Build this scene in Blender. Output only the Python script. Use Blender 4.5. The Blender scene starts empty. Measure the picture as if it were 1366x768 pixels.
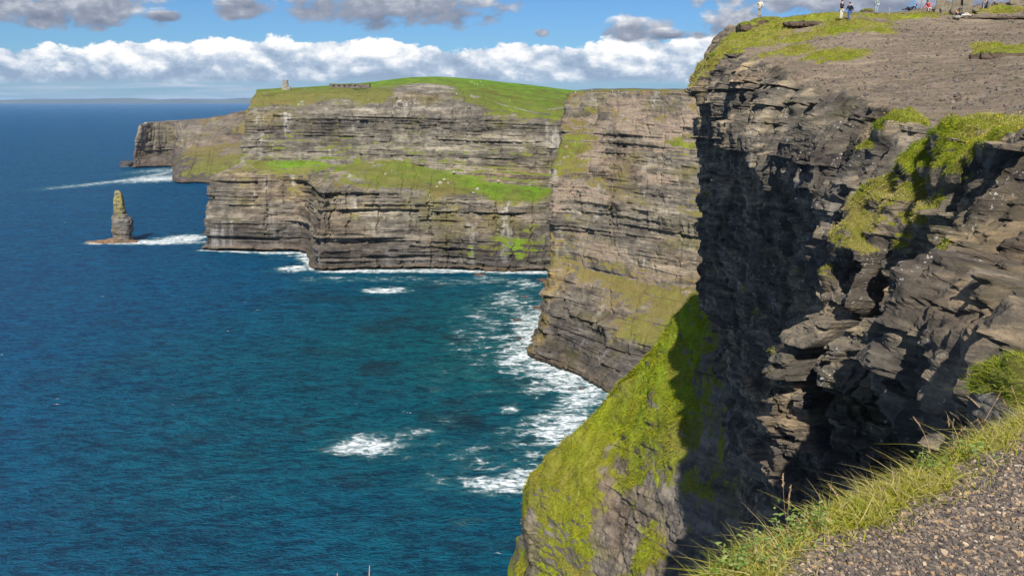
import bpy, bmesh, math, random
import numpy as np
from mathutils import Vector, Matrix

random.seed(7)
rng = np.random.default_rng(11)
C = bpy.context.scene.collection
sc = bpy.context.scene
R = math.radians

# ------------------------------------------------------------------ camera model and helpers
F = 1072.0                      # focal length in pixels of the 1366 px wide photograph
PIT = math.atan(250.0 / F)      # downward pitch
EYE = 200.0                     # eye height above the sea in metres
cp, sp = math.cos(PIT), math.sin(PIT)


def ray(px, py):
    dx, dy = (px - 683.0) / F, (py - 384.0) / F
    return np.array([dx, cp - dy * sp, -sp - dy * cp])


def at(px, py, Y):
    """world point at forward distance Y on the sight line of a photo position"""
    d = ray(px, py)
    return np.array([0, 0, EYE]) + d * (Y / d[1])


def sea(px, py, z=0.0):
    d = ray(px, py)
    return np.array([0, 0, EYE]) + d * ((z - EYE) / d[2])


# ------------------------------------------------------------------ noise
def hsh(ix, iy, iz, seed=0):
    with np.errstate(over='ignore'):
        n = (ix.astype(np.int64).astype(np.uint32) * np.uint32(374761393)
             + iy.astype(np.int64).astype(np.uint32) * np.uint32(668265263)
             + iz.astype(np.int64).astype(np.uint32) * np.uint32(2246822519)
             + np.uint32((seed * 3266489917) & 0xffffffff))
        n = (n ^ (n >> np.uint32(13))) * np.uint32(1274126177)
        n = (n ^ (n >> np.uint32(15))) * np.uint32(2246822519)
        n = n ^ (n >> np.uint32(16))
    return n.astype(np.float64) / 4294967295.0


def vn(x, y, z, seed=0):
    x, y, z = np.broadcast_arrays(np.asarray(x, float), np.asarray(y, float), np.asarray(z, float))
    fx, fy, fz = np.floor(x), np.floor(y), np.floor(z)
    tx, ty, tz = x - fx, y - fy, z - fz
    tx = tx * tx * (3 - 2 * tx); ty = ty * ty * (3 - 2 * ty); tz = tz * tz * (3 - 2 * tz)
    r = 0
    for a in (0, 1):
        wx = tx if a else 1 - tx
        for b in (0, 1):
            wy = ty if b else 1 - ty
            for c in (0, 1):
                wz = tz if c else 1 - tz
                r = r + wx * wy * wz * hsh(fx + a, fy + b, fz + c, seed)
    return r


def fbm(x, y, z, octv=4, seed=0, gain=0.5):
    r, a, t = 0, 1.0, 0.0
    for o in range(octv):
        f = 2.03 ** o
        r = r + a * vn(x * f + o * 17.3, y * f - o * 9.1, z * f + o * 4.7, seed + o)
        t += a
        a *= gain
    return r / t


def sstep(a, b, x):
    t = np.clip((x - a) / (b - a), 0, 1)
    return t * t * (3 - 2 * t)


# ------------------------------------------------------------------ mesh helpers
def link(name, me, mat=None, parent=None):
    o = bpy.data.objects.new(name, me)
    C.objects.link(o)
    if mat:
        me.materials.append(mat)
    if parent:
        o.parent = parent
    return o


def tag(o, label=None, cat=None, group=None, kind=None):
    if label: o['label'] = label
    if cat: o['category'] = cat
    if group: o['group'] = group
    if kind: o['kind'] = kind
    return o


def np_mesh(name, V, Q, attrs=None, smooth=True):
    """mesh from vertex array and face index array (all faces the same size)"""
    me = bpy.data.meshes.new(name)
    n = Q.shape[1]
    me.vertices.add(len(V)); me.vertices.foreach_set('co', np.ascontiguousarray(V, dtype=np.float32).ravel())
    me.loops.add(Q.size); me.loops.foreach_set('vertex_index', np.ascontiguousarray(Q, dtype=np.int32).ravel())
    me.polygons.add(len(Q))
    me.polygons.foreach_set('loop_start', np.arange(0, Q.size, n, dtype=np.int32))
    me.update(calc_edges=True)
    for k, a in (attrs or {}).items():
        at_ = me.attributes.new(k, 'FLOAT', 'POINT')
        at_.data.foreach_set('value', np.ascontiguousarray(a, dtype=np.float32).ravel())
    if smooth: me.shade_smooth()
    else: me.shade_flat()
    return me


def grid_faces(nu, nv, flip=False):
    i, j = np.meshgrid(np.arange(nu - 1), np.arange(nv - 1), indexing='ij')
    a = (i * nv + j).ravel(); b = a + nv; c = b + 1; d = a + 1
    return np.stack([a, d, c, b] if flip else [a, b, c, d], 1)


def resample(D, counts, axis, curve):
    """resample control array along an axis; counts per segment; curve -> Catmull-Rom"""
    D = np.moveaxis(D, axis, 0)
    n = D.shape[0]
    out = []
    for i in range(n - 1):
        t = np.linspace(0, 1, counts[i], endpoint=False)
        if i == n - 2: t = np.linspace(0, 1, counts[i] + 1)
        t = t.reshape((-1,) + (1,) * (D.ndim - 1))
        p1, p2 = D[i], D[i + 1]
        if curve > 0:
            p0 = D[i - 1] if i else 2 * p1 - p2
            p3 = D[i + 2] if i + 2 < n else 2 * p2 - p1
            L = p1 + (p2 - p1) * t
            m1, m2 = (p2 - p0) * .5, (p3 - p1) * .5
            H = (2*t**3-3*t**2+1)*p1 + (t**3-2*t**2+t)*m1 + (-2*t**3+3*t**2)*p2 + (t**3-t**2)*m2
            out.append(L + (H - L) * curve)
        else:
            out.append(p1 + (p2 - p1) * t)
    return np.moveaxis(np.concatenate(out, 0), 0, axis)


def blur(A, k, axis):
    for _ in range(k):
        B = A.copy()
        s0 = [slice(None)] * A.ndim; s1 = list(s0); s2 = list(s0)
        s0[axis] = slice(1, -1); s1[axis] = slice(0, -2); s2[axis] = slice(2, None)
        B[tuple(s0)] = A[tuple(s0)] * .5 + A[tuple(s1)] * .25 + A[tuple(s2)] * .25
        A = B
    return A


def normals(P):
    du = np.gradient(P, axis=0); dv = np.gradient(P, axis=1)
    n = np.cross(du, dv)
    n /= np.linalg.norm(n, axis=2, keepdims=True) + 1e-9
    return n


def strata(P, S, layers, seed=0, dip=(0, 0), warp=(1.5, 60)):
    """ledge offsets of bedded rock: layers of (thickness, amplitude, run length, block width)"""
    x, y, z = P[..., 0], P[..., 1], P[..., 2]
    zz = z + dip[0] * x + dip[1] * y + warp[0] * (fbm(x / warp[1], y / warp[1], z / warp[1], 2, seed) - .5) * 2
    d = 0
    for m, (t, a, L, w) in enumerate(layers):
        q = zz / t + 2.6 * vn(zz / t * .22, 0, seed + m, seed + 3)
        k = np.floor(q)
        r = hsh(k, k * 0 + m, k * 0, seed + 11)
        n = fbm(S / L, k * 5.1, m * 3.3, 2, seed + 21)
        blk = hsh(k, np.floor(S / w * (0.7 + .6 * r) + 7 * r + 2.0 * vn(S / w * .62, k, 2.2, seed + 5)), k * 0, seed + 31)
        am = .35 + 1.3 * vn(S / (L * 1.7), zz / (t * 4), m * 2.2, seed + 41)
        d = d + a * am * ((r - .5) * .7 + (n - .5) * 1.7 + (blk - .5) * .8)
    return d


def joints(S, z, w, zl, seed=0):
    q = S / w + .35 * (vn(S / w * .7, z / zl * 3, 5, seed + 1) - .5) + .25 * (vn(S / w * 5, z / zl * 14, 5, seed + 2) - .5)
    k = np.floor(q); f = q - k
    c = .2 + .6 * hsh(k, k * 0, k * 0, seed)
    on = sstep(.35, .65, vn(k * 3.7, z / zl * 2.2, 1.7, seed + 4))
    return on * (1 - sstep(.0, .05 + .12 * vn(S / w, z / zl * 5, 8, seed), np.abs(f - c)))


# ------------------------------------------------------------------ node helpers
class NT:
    def __init__(s, tree):
        s.t = tree

    def new(s, typ, **kw):
        n = s.t.nodes.new(typ)
        for k, v in kw.items(): setattr(n, k, v)
        return n

    def put(s, sock, v):
        if hasattr(v, 'is_output') or isinstance(v, bpy.types.NodeSocket): s.t.links.new(v, sock)
        elif isinstance(v, (tuple, list)) and len(v) == 3 and sock.type == 'RGBA': sock.default_value = (*v, 1)
        else: sock.default_value = v

    def m(s, op, a, b=None, c=None, clamp=False):
        n = s.new('ShaderNodeMath', operation=op, use_clamp=clamp)
        s.put(n.inputs[0], a)
        if b is not None: s.put(n.inputs[1], b)
        if c is not None: s.put(n.inputs[2], c)
        return n.outputs[0]

    def vm(s, op, a, b=None):
        n = s.new('ShaderNodeVectorMath', operation=op)
        s.put(n.inputs[0], a)
        if b is not None: s.put(n.inputs[1], b)
        return n.outputs[0]

    def noise(s, vec, scale=1., det=6., rough=.55, dist=0., lac=2.):
        n = s.new('ShaderNodeTexNoise')
        s.put(n.inputs['Vector'], vec)
        for k, v in (('Scale', scale), ('Detail', det), ('Roughness', rough), ('Lacunarity', lac), ('Distortion', dist)):
            n.inputs[k].default_value = v
        return n.outputs['Fac']

    def voro(s, vec, scale=1., feat='F1', out='Distance', rand=1.):
        n = s.new('ShaderNodeTexVoronoi', feature=feat)
        s.put(n.inputs['Vector'], vec); n.inputs['Scale'].default_value = scale
        n.inputs['Randomness'].default_value = rand
        return n.outputs[out]

    def map(s, vec, sca, rot=(0, 0, 0), loc=(0, 0, 0)):
        n = s.new('ShaderNodeMapping')
        s.put(n.inputs[0], vec); n.inputs['Scale'].default_value = sca
        n.inputs['Rotation'].default_value = rot; n.inputs['Location'].default_value = loc
        return n.outputs[0]

    def mix(s, f, a, b, blend='MIX'):
        n = s.new('ShaderNodeMix', data_type='RGBA', blend_type=blend)
        s.put(n.inputs[0], f); s.put(n.inputs[6], a); s.put(n.inputs[7], b)
        return n.outputs[2]

    def ramp(s, f, stops, interp='LINEAR'):
        n = s.new('ShaderNodeValToRGB')
        n.color_ramp.interpolation = interp
        e = n.color_ramp.elements
        while len(e) < len(stops): e.new(.5)
        for q, (p, c) in zip(e, stops):
            q.position = p; q.color = (*c, 1) if len(c) == 3 else c
        s.put(n.inputs[0], f)
        return n.outputs[0]

    def ss(s, a, b, x):
        n = s.new('ShaderNodeMapRange', interpolation_type='SMOOTHSTEP')
        s.put(n.inputs[0], x); s.put(n.inputs[1], a); s.put(n.inputs[2], b)
        return n.outputs[0]

    def attr(s, name):
        return s.new('ShaderNodeAttribute', attribute_name=name).outputs['Fac']

    def bump(s, h, dist, strength=1., nrm=None):
        n = s.new('ShaderNodeBump')
        n.inputs['Strength'].default_value = strength; n.inputs['Distance'].default_value = dist
        s.put(n.inputs['Height'], h)
        if nrm is not None: s.put(n.inputs['Normal'], nrm)
        return n.outputs[0]

    def bsdf(s, col, rough=.9, nrm=None, spec=.2):
        n = s.new('ShaderNodeBsdfPrincipled')
        s.put(n.inputs['Base Color'], col); s.put(n.inputs['Roughness'], rough)
        s.put(n.inputs['Specular IOR Level'], spec)
        if nrm is not None: s.put(n.inputs['Normal'], nrm)
        return n.outputs[0]


def material(name):
    m = bpy.data.materials.new(name); m.use_nodes = True
    m.node_tree.nodes.clear()
    t = NT(m.node_tree)
    o = t.new('ShaderNodeOutputMaterial')
    return m, t, o


def plain(name, col, rough=.8, var=.25, scale=6., spec=.2):
    m, t, o = material(name)
    p = t.new('ShaderNodeTexCoord').outputs['Object']
    n = t.noise(p, scale, 5, .6)
    c = t.mix(n, tuple(x * (1 - var) for x in col), tuple(min(1, x * (1 + var)) for x in col))
    t.put(o.inputs[0], t.bsdf(c, rough, t.bump(n, .01, .5), spec))
    return m


def terrain_mat(name, k, flecks=0., moss=.62, rock=((.035, .035, .04), (.13, .12, .11), (.30, .27, .22)), lichen=.55, streak=.6,
                grass=((.12, .095, .03), (.12, .16, .02), (.20, .20, .03)), lush=(.075, .17, .012),
                soil=(.17, .14, .115), wet=True, bumpr=1., gs=1., dip=(0, 0), lich_col=(.30, .25, .06)):
    """bedded rock that turns to grass / soil where the mesh says so; k = size of the rock detail in metres"""
    m, t, o = material(name)
    p = t.new('ShaderNodeNewGeometry').outputs['Position']
    sx = t.new('ShaderNodeSeparateXYZ'); t.put(sx.inputs[0], p)
    zz = t.m('ADD', sx.outputs[2], t.m('ADD', t.m('MULTIPLY', sx.outputs[0], dip[0]), t.m('MULTIPLY', sx.outputs[1], dip[1])))
    cb = t.new('ShaderNodeCombineXYZ')
    for i, q in enumerate((sx.outputs[0], sx.outputs[1], zz)): t.put(cb.inputs[i], q)
    pd = cb.outputs[0]
    st = t.noise(t.map(pd, (.22 / k, .22 / k, 1.5 / k)), 1, 9, .70, .35)
    st2 = t.noise(t.map(pd, (.03 / k, .03 / k, .45 / k), loc=(3, 7, 1)), 1, 5, .6, .2)
    gr = t.noise(p, 1.1 / k, 10, .72)
    big = t.noise(p, .09 / k, 4, .6)
    v = t.m('ADD', t.m('ADD', t.m('MULTIPLY', st, .38), t.m('MULTIPLY', st2, .22)), t.m('ADD', t.m('MULTIPLY', gr, .24), t.m('MULTIPLY', big, .16)))
    col = t.ramp(v, [(.39, rock[0]), (.50, rock[1]), (.61, rock[2])])
    tint = t.noise(t.map(p, (.06 / k, .06 / k, .18 / k), loc=(11, 3, 5)), 1, 4, .6)
    col = t.mix(t.ss(.45, .75, tint), col, t.mix(1, col, (1.16, 1.0, .84), 'MULTIPLY'))
    ms = t.noise(t.map(p, (.16 / k, .16 / k, .30 / k), loc=(5, 15, 2)), 1, 9, .72)
    col = t.mix(t.m('MULTIPLY', t.ss(.50, .66, ms), moss), col, t.mix(gr, (.085, .080, .025), (.20, .17, .055)))
    # pale runs down the face
    sk = t.noise(t.map(p, (.55 / k, .55 / k, .035 / k), loc=(2, 5, 9)), 1, 6, .62)
    skm = t.m('MULTIPLY', t.ss(.56, .70, sk), t.ss(.40, .58, t.noise(p, .11 / k, 3, .5)))
    col = t.mix(t.m('MULTIPLY', skm, streak), col, (.42, .40, .36))
    dk = t.noise(t.map(p, (.40 / k, .40 / k, .045 / k), loc=(8, 1, 4)), 1, 7, .66)
    col = t.mix(t.m('MULTIPLY', t.ss(.52, .68, dk), .6), col, t.mix(1, col, (.45, .44, .44), 'MULTIPLY'))
    if flecks:
        fl = t.m('MULTIPLY', t.ss(.60, .66, t.noise(p, 5.5 / k, 3, .7)), t.ss(.48, .62, t.noise(p, .5 / k, 4, .6)))
        col = t.mix(t.m('MULTIPLY', fl, flecks), col, (.46, .45, .42))
    # lichen
    ln = t.noise(p, .22 / k, 8, .7)
    lz = t.m('ADD', ln, t.m('MULTIPLY', t.attr('lichen'), .30))
    col = t.mix(t.m('MULTIPLY', t.ss(.66, .80, lz), t.m('MULTIPLY', t.ss(.35, .6, gr), lichen), clamp=True), col, lich_col)
    if wet:
        wl = t.m('ADD', sx.outputs[2], t.m('MULTIPLY', t.m('SUBTRACT', t.noise(p, .1, 4, .6), .5), 14))
        col = t.mix(t.ss(72, 18, wl), col, t.mix(1, col, (.56, .57, .62), 'MULTIPLY'))
        wl2 = t.m('ADD', sx.outputs[2], t.m('MULTIPLY', t.m('SUBTRACT', t.noise(p, .12, 6, .7), .5), 14))
        col = t.mix(t.m('MULTIPLY', t.ss(7., 2.5, wl2), .85), col, t.mix(t.noise(p, .5, 6, .7), (.035, .028, .022), (.20, .14, .085)))
    rb = t.bump(t.m('ADD', t.m('MULTIPLY', st, .6), t.m('MULTIPLY', gr, .5)), .55 * k * bumpr, .9)
    rs = t.bsdf(col, .92, rb, .15)
    # grass
    g1 = t.noise(p, 3.2 / gs, 6, .7)
    g2 = t.noise(p, .30 / gs, 8, .70)
    g3 = t.noise(p, .035 / gs, 4, .6)
    gv = t.m('ADD', t.m('MULTIPLY', g2, .55), t.m('ADD', t.m('MULTIPLY', g1, .2), t.m('MULTIPLY', g3, .25)))
    gc = t.ramp(gv, [(.38, tuple(c * .6 for c in grass[1])), (.44, grass[0]), (.51, grass[1]), (.59, grass[2]), (.66, (.25, .20, .075))])
    gl = t.mix(t.ss(.3, .7, t.m('ADD', t.m('MULTIPLY', g1, .4), t.m('MULTIPLY', g2, .6))), tuple(c * .55 for c in lush), tuple(c * 1.35 for c in lush))
    gc = t.mix(t.m('MULTIPLY', t.m('MULTIPLY', t.attr('lush'), .85), t.ss(.30, .55, gv)), gc, gl)
    gc = t.mix(t.m('MULTIPLY', t.attr('dry'), t.ss(.25, .6, g2)), gc, t.mix(g1, (.14, .105, .05), (.26, .20, .075)))
    gb = t.bump(t.m('ADD', t.m('MULTIPLY', g1, .5), g2), .9 * gs, 1.)
    gsh = t.bsdf(gc, .85, gb, .1)
    # bare shale ground
    s1 = t.voro(p, 9 / k, 'F1', 'Color'); s2 = t.noise(p, 4 / k, 8, .75)
    sl = t.noise(t.map(p, (.35 / k, .35 / k, 5 / k)), 1, 6, .65, .3)
    s3 = t.noise(p, .16 / k, 5, .65)
    sv = t.m('ADD', t.m('ADD', t.m('MULTIPLY', s2, .45), t.m('MULTIPLY', sl, .3)), t.m('MULTIPLY', s3, .25))
    scol = t.ramp(sv, [(.36, tuple(c * .35 for c in soil)), (.5, soil), (.66, tuple(min(1, c * 1.9) for c in soil))])
    scol = t.mix(.22, scol, t.mix(1, s1, soil, 'MULTIPLY'))
    ssd = t.bsdf(scol, .95, t.bump(t.m('ADD', s2, t.m('MULTIPLY', sl, .5)), .12 * k, 1.), .1)
    fs = t.ss(.42, .58, t.m('ADD', t.attr('soil'), t.m('MULTIPLY', t.m('SUBTRACT', gr, .5), .7)))
    fg = t.ss(.42, .58, t.m('ADD', t.attr('grass'), t.m('MULTIPLY', t.m('SUBTRACT', t.m('ADD', t.m('MULTIPLY', g2, .5), t.m('MULTIPLY', gr, .5)), .5), 1.9)))
    x1 = t.new('ShaderNodeMixShader'); t.put(x1.inputs[0], fs); t.put(x1.inputs[1], rs); t.put(x1.inputs[2], ssd)
    x2 = t.new('ShaderNodeMixShader'); t.put(x2.inputs[0], fg); t.put(x2.inputs[1], x1.outputs[0]); t.put(x2.inputs[2], gsh)
    t.put(o.inputs[0], x2.outputs[0])
    return m


# ------------------------------------------------------------------ light, sky, camera
SUN_AZ, SUN_EL = R(186), R(43)          # azimuth clockwise from the view direction
sd = Vector((math.sin(SUN_AZ) * math.cos(SUN_EL), math.cos(SUN_AZ) * math.cos(SUN_EL), math.sin(SUN_EL)))


def build_world():
    w = bpy.data.worlds.new("World"); sc.world = w; w.use_nodes = True
    w.node_tree.nodes.clear()
    t = NT(w.node_tree)
    out = t.new('ShaderNodeOutputWorld')
    s = t.new('ShaderNodeTexSky'); s.sky_type = 'NISHITA'; s.sun_disc = False
    s.sun_elevation = SUN_EL; s.sun_rotation = SUN_AZ; s.altitude = 200
    s.air_density = 1.0; s.dust_density = .3; s.ozone_density = 2.0
    skyc = t.mix(1, s.outputs[0], (.40, .66, 1.0), 'MULTIPLY')
    bg = t.new('ShaderNodeBackground'); t.put(bg.inputs[0], skyc); bg.inputs[1].default_value = .068
    d = t.new('ShaderNodeTexCoord').outputs['Generated']
    sx = t.new('ShaderNodeSeparateXYZ'); t.put(sx.inputs[0], d)
    hy = t.m('MAXIMUM', t.m('ABSOLUTE', sx.outputs[1]), .06)
    u = t.m('DIVIDE', sx.outputs[0], hy); v = t.m('DIVIDE', sx.outputs[2], hy)
    cb = t.new('ShaderNodeCombineXYZ'); t.put(cb.inputs[0], u); t.put(cb.inputs[1], t.m('MULTIPLY', v, 1.7))
    uv = cb.outputs[0]

    def uvp(px, py):
        q = ray(px, py)
        return q[0] / q[1], q[2] / q[1]
    big = t.noise(t.map(uv, (1, 1, 1), loc=(.3, .2, 0)), 4.5, 3, .5)
    bil = t.noise(uv, 15, 10, .60, .15)
    bilup = t.noise(t.map(uv, (1, 1, 1), loc=(-.005, -.020, 0)), 15, 10, .60, .15)
    vor = t.voro(t.vm('ADD', uv, t.vm('MULTIPLY', t.new('ShaderNodeTexNoise').outputs['Color'], (0, 0, 0))), 30, 'SMOOTH_F1')
    # long bank of cumulus above the horizon
    vt = uvp(300, 49)[1]; vb = uvp(300, 110)[1]
    top = t.m('ADD', vt - .005, t.m('ADD', t.m('MULTIPLY', t.m('SUBTRACT', big, .5), .040), t.m('MULTIPLY', t.m('SUBTRACT', bil, .5), .060)))
    bank = t.m('MULTIPLY', t.ss(-.0005, .0030, t.m('SUBTRACT', top, v)),
               t.ss(vb - .004, vb + .006, t.m('ADD', v, t.m('MULTIPLY', t.m('SUBTRACT', bil, .5), .012))))
    rel = t.m('DIVIDE', t.m('SUBTRACT', v, vb), vt - vb)
    lit = t.m('MULTIPLY', t.m('SUBTRACT', bil, bilup), 3.4)
    depth = t.m('SUBTRACT', top, v)
    lt = t.m('ADD', t.m('ADD', t.m('MULTIPLY', rel, .55), lit), t.m('SUBTRACT', .50, t.m('MULTIPLY', depth, 7)))
    bcol = t.ramp(lt, [(.02, (.22, .29, .40)), (.38, (.31, .385, .49)), (.66, (.50, .545, .61)), (.95, (.72, .72, .72))])
    # low streaky haze clouds under the bank
    lown = t.noise(t.map(uv, (6, 55, 1)), 1, 6, .6, .5)
    low = t.m('MULTIPLY', t.ss(vb + .012, vb - .002, v), t.m('ADD', .55, t.m('MULTIPLY', t.ss(.42, .65, lown), .45)))
    lcol = t.ramp(lown, [(.35, (.16, .28, .43)), (.52, (.23, .335, .455)), (.68, (.36, .43, .51))])
    # scattered higher clouds
    els = [(85, 14, 150, 34), (215, 22, 40, 10), (325, 10, 52, 22), (535, 8, 165, 40), (848, 42, 62, 20), (905, 47, 45, 9),
           (985, 34, 60, 26), (1120, 4, 190, 22), (1300, 2, 90, 20), (722, 44, 11, 8)]
    fine = t.noise(uv, 26, 8, .55, .2)
    dens = None
    hgt = None
    for (px, py, rx, ry) in els:
        cu, cv = uvp(px, py)
        eu = t.m('DIVIDE', t.m('SUBTRACT', u, cu), rx / F); ev = t.m('DIVIDE', t.m('SUBTRACT', v, cv), ry / F)
        evd = t.m('MULTIPLY', ev, t.m('ADD', 1.0, t.m('MULTIPLY', t.m('LESS_THAN', ev, 0), .35)))
        e = t.m('SUBTRACT', 1, t.m('ADD', t.m('MULTIPLY', eu, eu), t.m('MULTIPLY', evd, evd)))
        e = t.m('MAXIMUM', e, -1.2)
        hh = t.m('MULTIPLY', ev, t.ss(-.6, .3, e))
        dens = e if dens is None else t.m('MAXIMUM', dens, e)
        hgt = hh if hgt is None else t.m('ADD', hgt, hh)
    dn = t.m('ADD', dens, t.m('MULTIPLY', t.m('SUBTRACT', fine, .5), 3.4))
    sca = t.ss(.0, .75, dn)
    fineup = t.noise(t.map(uv, (1, 1, 1), loc=(-.004, -.016, 0)), 26, 8, .55, .2)
    sl = t.m('ADD', t.m('ADD', .42, t.m('MULTIPLY', hgt, .38)), t.m('MULTIPLY', t.m('SUBTRACT', fine, fineup), 1.5))
    scol = t.ramp(sl, [(.05, (.14, .165, .23)), (.45, (.23, .26, .325)), (.75, (.40, .425, .475)), (1, (.66, .67, .69))])
    # unseen broken cloud added over the rest of the dome for more fill light
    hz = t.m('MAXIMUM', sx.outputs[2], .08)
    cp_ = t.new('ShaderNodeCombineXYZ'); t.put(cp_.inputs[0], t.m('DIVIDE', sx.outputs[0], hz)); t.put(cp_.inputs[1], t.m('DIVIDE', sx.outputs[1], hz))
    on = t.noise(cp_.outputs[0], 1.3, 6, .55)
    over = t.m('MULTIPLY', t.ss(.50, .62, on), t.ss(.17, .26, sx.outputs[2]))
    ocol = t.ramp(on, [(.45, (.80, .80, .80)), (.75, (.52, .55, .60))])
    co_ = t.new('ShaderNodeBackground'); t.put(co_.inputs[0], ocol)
    cc = t.new('ShaderNodeBackground'); t.put(cc.inputs[0], bcol)
    cl = t.new('ShaderNodeBackground'); t.put(cl.inputs[0], lcol)
    cs = t.new('ShaderNodeBackground'); t.put(cs.inputs[0], scol)

    def mx(f, a, b):
        n = t.new('ShaderNodeMixShader'); t.put(n.inputs[0], f); t.put(n.inputs[1], a); t.put(n.inputs[2], b)
        return n.outputs[0]
    sh = mx(low, bg.outputs[0], cl.outputs[0])
    sh = mx(bank, sh, cc.outputs[0])
    sh = mx(sca, sh, cs.outputs[0])
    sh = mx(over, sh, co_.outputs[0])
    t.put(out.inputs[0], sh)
    w.cycles.sampling_method = 'AUTOMATIC'


build_world()
sun = bpy.data.lights.new('sun', 'SUN'); sun.energy = 4.9; sun.angle = R(.5); sun.color = (1, .94, .84)
so = bpy.data.objects.new('sun', sun); C.objects.link(so)
so.rotation_euler = sd.to_track_quat('Z', 'Y').to_euler(); so.location = (300, -300, 500)

cam = bpy.data.cameras.new('camera'); co = bpy.data.objects.new('camera', cam); C.objects.link(co)
co.location = (0, 0, EYE); co.rotation_euler = (math.pi / 2 - PIT, 0, 0)
cam.sensor_width = 36; cam.lens = 36 * F / 1366; cam.clip_start = .1; cam.clip_end = 200000
sc.camera = co
vs = sc.view_settings
vs.view_transform = 'Standard'; vs.look = 'None'; vs.exposure = 0.52; vs.gamma = 1; vs.use_curve_mapping = False
sc.render.engine = 'CYCLES'
sc.cycles.use_denoising = True
sc.cycles.max_bounces = 5; sc.cycles.diffuse_bounces = 3; sc.cycles.glossy_bounces = 2; sc.cycles.transmission_bounces = 2
sc.cycles.volume_bounces = 0

COAST = []      # shoreline points with surf width, for the foam


def terrain(name, ctrl, attrs, ucnt, vcnt, disp, mat, flip=False, curve=.8, vblur=3, ublur=0, outward=None, gslope=(.45, .75)):
    """ctrl (stations, rows, 3); attrs: dict of (stations, rows); disp(P, S, A, N) -> outward rock offset, lump offset"""
    names = list(attrs)
    D = np.concatenate([ctrl] + [attrs[k][..., None] for k in names], 2)
    D = resample(D, ucnt, 0, curve)
    D = resample(D, vcnt, 1, 0)
    if vblur: D = blur(D, vblur, 1)
    if ublur: D = blur(D, ublur, 0)
    P = D[..., :3].copy()
    A = {k: np.clip(D[..., 3 + i], 0, 1) for i, k in enumerate(names)}
    ref = P[:, P.shape[1] // 2, :2]
    s = np.concatenate([[0], np.cumsum(np.linalg.norm(np.diff(ref, axis=0), axis=1))])
    S = np.repeat(s[:, None], P.shape[1], 1)
    N = normals(P)
    if flip: N = -N
    rk, lump = disp(P, S, A, N)
    Nh = N.copy(); Nh[..., 2] *= .25
    Nh /= np.linalg.norm(Nh, axis=2, keepdims=True) + 1e-6
    P = P + Nh * rk[..., None] + N * lump[..., None]
    N2 = normals(P)
    if flip: N2 = -N2
    A['grass'] = np.clip(A['grass'], 0, 1)
    keep = {k: A[k] for k in ('grass', 'soil', 'lichen', 'dry', 'lush') if k in A}
    # steep spots lose their grass
    keep['grass'] = keep['grass'] * (.25 + .75 * sstep(gslope[0] - .3, gslope[1] - .3, blur(blur(N2[..., 2], 2, 0), 2, 1)))
    me = np_mesh(name, P.reshape(-1, 3), grid_faces(P.shape[0], P.shape[1], flip), keep)
    o = link(name, me, mat)
    tag(o, kind='structure')
    return o, P, keep, N2


def rows_from(stations):
    """stations: list of rows, each row (px, py, Y) or (x, y, z, 'w')"""
    return np.array([[at(*r) if len(r) == 3 else np.array(r[:3], float) for r in st] for st in stations])


def sY(px, py):
    return sea(px, py)[1]


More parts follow.
